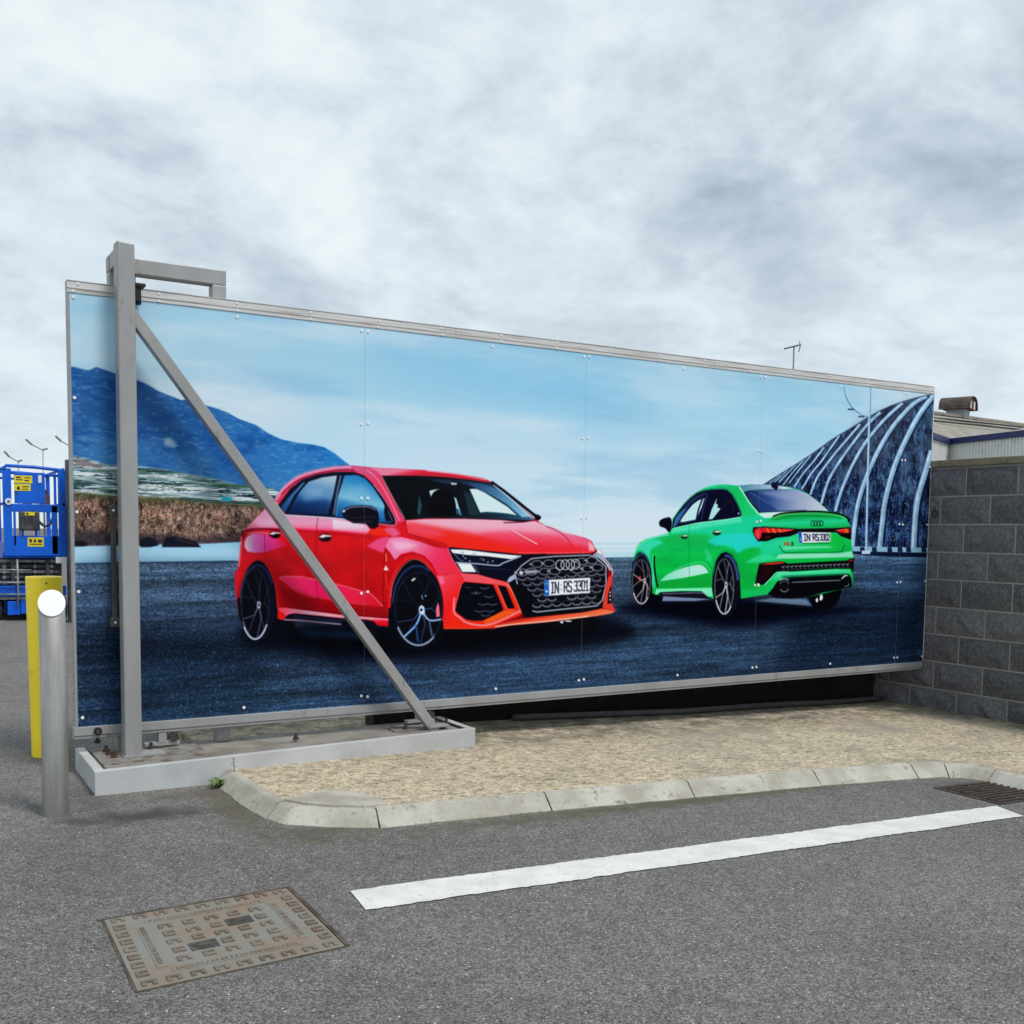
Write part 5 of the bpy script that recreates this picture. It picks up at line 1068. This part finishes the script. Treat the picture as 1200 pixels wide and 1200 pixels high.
def plants():
    ml = mat('leaf', (.07, .13, .025), .6, col2=(.12, .17, .04), nscale=30); r = random.Random(5)
    def leaf(M, base, ang, L, w, lift):
        d = Vector((math.cos(ang), math.sin(ang), 0)); s = Vector((-d.y, d.x, 0)); P = []
        for f, ww in ((0, .15), (.3, .8), (.6, 1), (.85, .6), (1, .05)):
            c = Vector(base)+d*L*f+Vector((0, 0, lift*math.sin(f*2.2)))
            P.append((M.bm.verts.new(c-s*w*ww/2), M.bm.verts.new(c+Vector((0, 0, -w*.12))), M.bm.verts.new(c+s*w*ww/2)))
        for a, b in zip(P, P[1:]): M.bm.faces.new((a[0], a[1], b[1], b[0])); M.bm.faces.new((a[1], a[2], b[2], b[1]))
    x, y = .575, -.515; t = thing('weed', 'small leafy green weed growing between plinth and kerb', 'weed', (x, y, street(x)))
    for k in range(13):
        M = MB(); leaf(M, (x+r.uniform(-.012, .012), y+r.uniform(-.01, .01), street(x)+.003), r.uniform(0, 6.28), r.uniform(.035, .065), r.uniform(.016, .026), r.uniform(.02, .05)); M.build('leaf', ml, t)
    MB().tube([(x, y, street(x)-.01), (x, y, street(x)+.03)], .004, 6).build('stem', ml, t)
    x, y = .66, -.50; z = street(x)+.06; t = thing('weed', 'thin upright weed stalk growing on the kerb end', 'weed', (x, y, z)); md = mat('dry_stalk', (.13, .12, .05), .8)
    MB().tube([(x, y, z-.05), (x+.004, y, z+.03), (x-.002, y, z+.085)], .0018, 6).build('stem', md, t)
    for k in range(5):
        M = MB(); leaf(M, (x, y, z+.03+.012*k), k*2.4, .02, .006, .012); M.build('leaf', md, t)
    # crumbs of grit and moss, nobody could count them
    mg = mat('grit', (.30, .27, .21), .95, col2=(.12, .12, .06), nscale=50); M = MB()
    for k in range(520):
        q = r.random()
        if q < .35: x = r.uniform(.05, .58); y = -.482-abs(r.gauss(0, .018))
        elif q < .75: x = r.uniform(.8, 4.5); y = np.interp(x, [p[0] for p in KB[6:13]], [p[1] for p in KB[6:13]])-abs(r.gauss(0, .018))-.004
        else: x = r.uniform(-.5, 4.5); y = r.uniform(-3.5, -.9) if x < .5 else r.uniform(-3.6, -1.8)
        s = r.uniform(.0018, .005) if q < .75 else r.uniform(.0015, .0035)
        z = street(x); v = [M.bm.verts.new((x+s*a, y+s*b, z+s*c)) for a, b, c in ((-1, -.7, -.2), (1, -.6, -.2), (.1, 1, -.2), (.1, 0, 1.1))]
        for f in ((0, 1, 3), (1, 2, 3), (2, 0, 3)): M.bm.faces.new([v[i] for i in f])
    for k in range(420):
        x = WX-.012-abs(r.gauss(0, .03)); y = r.uniform(-2.6, .9); s = r.uniform(.003, .009); z = pave(x)
        v = [M.bm.verts.new((x+s*a, y+s*b, z+s*c)) for a, b, c in ((-1, -.7, -.2), (1, -.6, -.2), (.1, 1, -.2), (.1, 0, 1.1))]
        for f in ((0, 1, 3), (1, 2, 3), (2, 0, 3)): M.bm.faces.new([v[i] for i in f])
    o = M.build('grit', mg); o['kind'] = 'stuff'; tag(o, 'loose grit and moss crumbs along kerb, plinth and wall foot', 'grit')
plants()
# ------------------------------------------------------------------ scissor lift
def lift():
    mb = mat('blue_paint', (.0, .12, .68), .4, col2=(.0, .095, .58), nscale=3, dirt=(.02, .05, .16), dscale=4, dlo=.6, dhi=.75); mdk = mat('lift_dark', (.035, .035, .04), .6, .3, col2=(.09, .09, .095), nscale=12)
    mst = mat('lift_steel', (.30, .31, .32), .5, .5, col2=(.15, .15, .16), nscale=9); my = mat('label_yellow', (.75, .62, .02), .6); mk = mat('label_ink', (.03, .03, .03), .7); mw = mat('label_white', (.75, .77, .8), .6); mbr = mat('brown_box', (.16, .10, .075), .8, col2=(.06, .05, .05), nscale=20)
    Y0 = 10.2; X = lambda px: .485+px*.0108; Z = lambda py: 1.83-(py-560)*.0116
    t = thing('scissor_lift', 'blue scissor lift parked behind the gate with lowered guard-railed cage', 'scissor lift', (X(40), Y0+.9, street(1)))
    bx = lambda name, a, b, c, d, y0, y1, m, par=t, bv=.004: MB().box(X(a), X(b), Y0+y0, Y0+y1, Z(d), Z(c)).build(name, m, par, bevel=bv)
    D = 1.75
    # cage: corner posts and rails at both ends and along the sides
    for y in (0, D):
        bx('cage_post', 3.7, 13.6 if y == 0 else 8, 549, 652, y, y+.05, mb); bx('cage_post', 68.5 if y == 0 else 73, 78.2, 549, 652, y, y+.05, mb)
        MB().tube([(X(5), Y0+y+.02, Z(552)), (X(8), Y0+y+.02, Z(546)), (X(40), Y0+y+.02, Z(546.5)), (X(72), Y0+y+.02, Z(549)), (X(77), Y0+y+.02, Z(553))], .024, 10).build('top_rail', mb, t)
        MB().tube([(X(8), Y0+y+.03, Z(554)), (X(70), Y0+y+.03, Z(556))], .018, 8).build('mid_rail', mb, t)
    for x in (6, 75):
        for z in (548, 590): MB().tube([(X(x), Y0, Z(z)), (X(x), Y0+D, Z(z))], .02, 8).build('side_rail', mb, t)
        bx('side_post', x-1.6, x+1.6, 550, 640, D*.5, D*.5+.04, mb)
    bx('toe_board', 3.7, 6, 636, 652, .05, D, mb); bx('toe_board', 75.5, 78.2, 636, 652, .05, D, mb)
    u = bx('gate_panel', 17, 53, 553, 590, .0, .03, mb)
    for a, b, c, d in ((17, 38, 557, 566), (17, 36, 567, 575)): l = bx('warning_label', a, b, c, d, -.004, -.0005, my, u, 0)
    M = MB()
    for a, b, c, d in ((19, 25, 558.5, 560), (19, 27, 561.5, 562.5), (29, 36, 559, 560), (29, 34, 562, 563.4), (20, 22, 571, 573.6), (26, 34, 569.5, 570.6), (26, 33, 572.5, 573.4)): M.box(X(a), X(b), Y0-.006, Y0-.0045, Z(d), Z(c))
    M.prism([(X(20), Z(573.5)), (X(24), Z(573.5)), (X(22), Z(568.5))], -(Y0-.0045), -(Y0-.006), Matrix(((1, 0, 0, 0), (0, 0, -1, 0), (0, 1, 0, 0), (0, 0, 0, 1)))); M.build('label_ink', mk, u)
    bx('panel_bracket', 13.7, 68, 590.5, 600, .0, .04, mb); MB().tube([(X(10), Y0-.02, Z(588)), (X(10), Y0, Z(588))], .045, 20).build('round_badge', mw, t)
    MB().tube([(X(10), Y0-.024, Z(588)), (X(10), Y0-.0205, Z(588))], .02, 14).build('badge_centre', mst, t)
    bx('uprights', 15.2, 18, 600, 640, .0, .03, mb); bx('uprights', 60, 67, 592, 650, .0, .03, mb); bx('lower_panel', 13.7, 68.4, 628, 652, .0, .035, mb)
    l = bx('warning_label', 31, 50, 630, 641, -.004, -.0005, my); M = MB()
    for a, b, c, d in ((33, 36, 632, 636), (38, 41, 632.5, 636), (43, 48, 632.5, 636), (33, 48, 637.5, 638.6)): M.box(X(a), X(b), Y0-.006, Y0-.0045, Z(d), Z(c))
    M.build('label_ink', mk, l)
    c = bx('control_box', 22, 45, 599, 622, -.06, .12, mdk, bv=.02); bx('warning_label', 28, 39.5, 600, 604, -.065, -.0605, my, c, 0); bx('label_ink', 29.5, 32, 600.8, 603.2, -.067, -.0655, mk, c, 0)
    MB().tube([(X(45), Y0+.05, Z(611)), (X(52), Y0+.02, Z(617)), (X(58), Y0+.03, Z(614)), (X(62), Y0+.06, Z(607))], .02, 8).build('hose', mdk, t)
    bx('feet', 24, 27, 622, 628, 0, .03, mb); bx('feet', 40, 43, 622, 628, 0, .03, mb)
    bx('tool_box', 54, 65, 577, 592, .6, 1.0, mbr); bx('tool_box_lid', 53.5, 63, 571, 576.5, .6, .9, mdk); bx('tool_handle', 55, 58, 560, 570.5, .7, .8, mdk); bx('manual_case', 31, 41, 585, 590, .4, .6, mbr)
    MB().tube([(X(50.5), Y0+.5, Z(555)), (X(50.5), Y0+.5, Z(640))], .01, 6).build('cable', mw, t); bx('white_tag', 45, 49, 556, 565, -.01, .0, mw, bv=0)
    bx('platform_deck', 2, 79, 648, 655, .06, D+.1, mb); bx('deck_end', 64, 77, 653.5, 661, -.02, .05, mw)
    # folded scissor pack
    r = random.Random(3)
    for k in range(5):
        z = 658+k*6.4; a, b = (0, 68) if k % 2 == 0 else (8, 66)
        MB().bar((X(a-6), Y0+.15, Z(z)), (X(b), Y0+.15, Z(z+1)), .045, .035).build('scissor_arm', mst if k % 2 == 0 else mdk, t); MB().bar((X(a-6), Y0+1.3, Z(z+1)), (X(b), Y0+1.3, Z(z)), .045, .035).build('scissor_arm', mdk, t)
        for q in (4, 18, 40, 60): MB().tube([(X(q), Y0+.10, Z(z+.5)), (X(q), Y0+.15, Z(z+.5))], .026, 8).build('pivot_pin', mst, t)
    bx('scissor_block', -6, 75, 657, 688, .35, 1.2, mdk)
    for q in (12, 53): bx('arm_spacer', q, q+4, 656, 690, .08, .14, mdk)
    MB().tube([(X(18), Y0-.05, Z(656)), (X(18.5), Y0-.05, Z(700)), (X(16.5), Y0-.05, Z(712))], .013, 8).build('ladder_stile', mst, t)
    for z in (668, 683, 697): MB().tube([(X(-10), Y0-.05, Z(z)), (X(34), Y0-.05, Z(z+1))], .012, 8).build('ladder_rung', mst, t)
    bx('chassis', -12, 76, 688, 700, .0, D, mb); bx('chassis_strip', -12, 72, 700.5, 704, .02, D, mst); bx('chassis_box', 6, 20, 706, 722, -.02, .5, mb); bx('chassis_box', 21, 70, 704.5, 721, .0, .6, mb)
    bx('underbody', -10, 74, 704.5, 724, .62, D, mdk)
    for q in (-4, 74):
        for y in (.25, 1.45): MB().tube([(X(q-4), Y0+y, street(1)+.165), (X(q+4), Y0+y, street(1)+.165)], .165, 20).build('wheel', mdk, t, bevel=.01)
lift()
def far_post():
    t = thing('steel_column', 'dark steel channel column standing behind the gate edge', 'column', (1.36, 9.9, street(1.36)))
    MB().box(1.30, 1.335, 9.9, 10.08, street(1.3), 2.09).build('flange', M_dark, t); MB().box(1.3355, 1.41, 9.93, 9.96, street(1.3), 2.15).build('web', M_dark, t); MB().box(1.4105, 1.44, 9.9, 10.08, street(1.3), 2.14).build('flange', M_dark, t)
    MB().box(1.27, 1.47, 9.86, 10.12, street(1.3), street(1.3)+.02).build('base_plate', M_dark, t)
far_post()
def lamps():
    m = mat('lamp_grey', (.32, .33, .345), .5, .4)
    def lamp(x, y, h, s, label, grp='distant car park lamps'):
        z = street(x); t = thing('street_lamp', label, 'street lamp', (x, y, z), grp)
        MB().tube([(x, y, z), (x, y, z+h)], [.08, .04], 8).build('pole', m, t)
        MB().bar((x, y, z+h-.12), (x-s*.75, y-s*.4, z+h+.2), .06).build('arm', m, t); MB().bar((x-s*.75, y-s*.4, z+h+.2), (x-s*1.15, y-s*.6, z+h+.55), .17, .08).build('lamp_head', m, t)
        MB().bar((x, y, z+h-.1), (x+s*.30, y+s*.2, z+h+.02), .2, .12).build('lamp_head', m, t)
    lamp(8.70, 76.6, 7.15, 1, 'middle of three far lamp posts, rising above the blue cage'); lamp(7.15, 77.4, 6.25, .8, 'shortest and leftmost far lamp post above the blue cage'); lamp(10.5, 75.5, 7.45, 1, 'far lamp post beside the left edge of the gate')
lamps()
# ------------------------------------------------------------------ building beyond the wall
def building():
    mc = mat('pale_cladding', (.72, .73, .70), .6, .0, col2=(.64, .655, .63), nscale=2, dirt=(.33, .34, .31), dscale=3, dlo=.6, dhi=.8); mb = mat('blue_trim', (.022, .03, .12), .5); mr = mat('fibre_roof', (.33, .31, .265), .95, col2=(.24, .225, .19), nscale=2.5, dirt=(.11, .105, .085), dscale=9, dlo=.5, dhi=.7, bump=.8, bscale=12)
    t = thing('industrial_shed', 'low industrial building with pale ribbed cladding, blue eaves and grey roof', 'building', (30, 16, street(20)))
    E0, Cc, R1 = Vector((19, 11.8)), Vector((27.406, 15.618)), Vector((24.9, 3.9)); zg = street(20)-.1; ze = 4.2
    def cladding(a, b):
        d = (b-a); L = d.length; d.normalize(); n = Vector((d.y, -d.x)); 
        if n.dot(Vector((-.8, -5.7))-a) < 0: n = -n
        M = MB(); p = .125; k = 0; prof = []
        while k*p < L:
            for f, h in ((0, 0), (.42, 0), (.52, .03), (.92, .03)):
                s = min(L, (k+f)*p); q = a+d*s+n*h; prof.append(q)
            k += 1
        prof.append(a+d*L); lo = [M.bm.verts.new((q.x, q.y, zg)) for q in prof]; hi = [M.bm.verts.new((q.x, q.y, ze-.16)) for q in prof]
        for i in range(len(prof)-1): M.bm.faces.new((lo[i], lo[i+1], hi[i+1], hi[i]))
        M.build('cladding', mc, t); q0, q1 = a+n*.03, b+n*.03
        MB().bar((q0.x, q0.y, ze-.07), (q1.x, q1.y, ze-.07), .12, .17).build('eaves_trim', mb, t)
    cladding(E0, Cc); cladding(R1, Cc)
    pts3 = {'e': (19, 11.8, 4.15), 'c': (27.45, 15.6, 4.15), 'r': (24.9, 3.8, 4.15), 'x': (45, 9, 5.8), 'p': (55, 22.5, 5.8), 'q': (39.4, 21.1, 5.8), 's': (32.9, 20.6, 5.8), 'u': (19, 19.3, 5.8), 'v': (19, 30, 3.5), 'w': (55, 30, 3.5)}
    M = MB(); V = {k: M.bm.verts.new(p) for k, p in pts3.items()}
    for f in ('ecsu', 'cqs', 'crxq', 'xpq', 'usqpwv'): M.bm.faces.new([V[k] for k in f])
    M.build('roof', mr, t)
    MB().box(19, 19.2, 11.8, 30, zg, 3.5).build('gable_wall', mc, t)
    ml = mat('roof_gap', (.03, .03, .03), .9)
    for a, b in (((20, 20.6, 5.62), (31.432, 19.665, 5.50)), ((31.432, 19.665, 5.50), (37.5, 19.87, 5.53)), ((20, 19.1, 5.42), (30.06, 18.58, 5.22)), ((30.06, 18.58, 5.22), (36, 18.84, 5.25))): MB().bar(a, b, .06, .05).build('roof_flashing', ml, t)
    MB().bar((19, 19.3, 5.83), (32.9, 20.6, 5.83), .35, .1).build('ridge_cap', mr, t); MB().bar((32.9, 20.6, 5.83), (50, 22.2, 5.83), .35, .1).build('ridge_cap', mr, t)
    # ridge ventilator
    mv = mat('weathered_cowl', (.055, .045, .042), .85, .1, col2=(.10, .08, .07), nscale=4, dirt=(.11, .065, .045), dscale=3); mw = mat('vent_base', (.36, .39, .40), .6); mi = mat('vent_red', (.10, .022, .02), .8); mp = mat('vent_pale', (.55, .55, .48), .7)
    v = thing('roof_ventilator', 'dark rust-stained hooded ventilator cowl standing on the shed roof ridge', 'ventilator', (35.3, 21.2, 5.8))
    d = Vector((.385, -.921, 0)).normalized(); n = Vector((.921, .385, 0)); ctr = Vector((35.05, 21.05, 0)); a = ctr-d*.47     # the open end faces right and forward
    Mx = Matrix(((d.x, n.x, 0, a.x), (d.y, n.y, 0, a.y), (0, 0, 1, 5.78), (0, 0, 0, 1)))
    MB().box(.12, .82, -.36, .36, 0, .36, Mx).build('base', mw, v)
    arc = [(math.copysign(abs(math.cos(math.pi*k/12))**.7, math.cos(math.pi*k/12))*.62, math.sin(math.pi*k/12)*.5) for k in range(13)]
    M = MB(); o1 = [[M.bm.verts.new(Mx @ Vector((x, y, .34+z))) for y, z in arc] for x in (-.1, 1.06)]; o2 = [[M.bm.verts.new(Mx @ Vector((x, y*.94, .34+z*.93))) for y, z in arc] for x in (-.1, 1.06)]
    for A, B in ((o1[0], o1[1]), (o2[0], o2[1]), (o1[0], o2[0]), (o1[1], o2[1])):
        for i in range(12): M.bm.faces.new((A[i], A[i+1], B[i+1], B[i]))
    M.build('cowl', mv, v)
    M = MB(); M.prism([(y*.92, z*.91) for y, z in arc], .0, 1.0, Mx @ Matrix(((0, 0, 1, 0), (1, 0, 0, 0), (0, 1, 0, .34), (0, 0, 0, 1)))); M.build('louvre_box', mi, v)
    for y in (-.42, .14): MB().box(1.001, 1.012, y, y+.22, .36, .66, Mx).build('louvre_side', mp, v)
    # aerial
    m = mat('aerial_grey', (.16, .17, .18), .5, .6); x, y = 21.57, 16.47; t2 = thing('tv_aerial', 'thin television aerial on a mast rising behind the gate top', 'aerial', (x, y, 5.0))
    MB().tube([(x, y, 4.9), (x, y, 6.55)], .022, 6).build('mast', m, t2); MB().bar((21.33, 16.62, 6.50), (21.74, 16.38, 6.62), .04).build('boom', m, t2)
    MB().tube([(21.70, 16.40, 6.72), (21.73, 16.38, 6.60), (21.69, 16.40, 6.42)], .014, 5).build('reflector', m, t2)
    for k in range(5):
        f = k/5; p = Vector((21.36, 16.60, 6.51)).lerp(Vector((21.68, 16.41, 6.6)), f); MB().bar(p+Vector((-.02, -.03, .0)), p+Vector((.02, .03, .0)), .016).build('director', m, t2)
building()
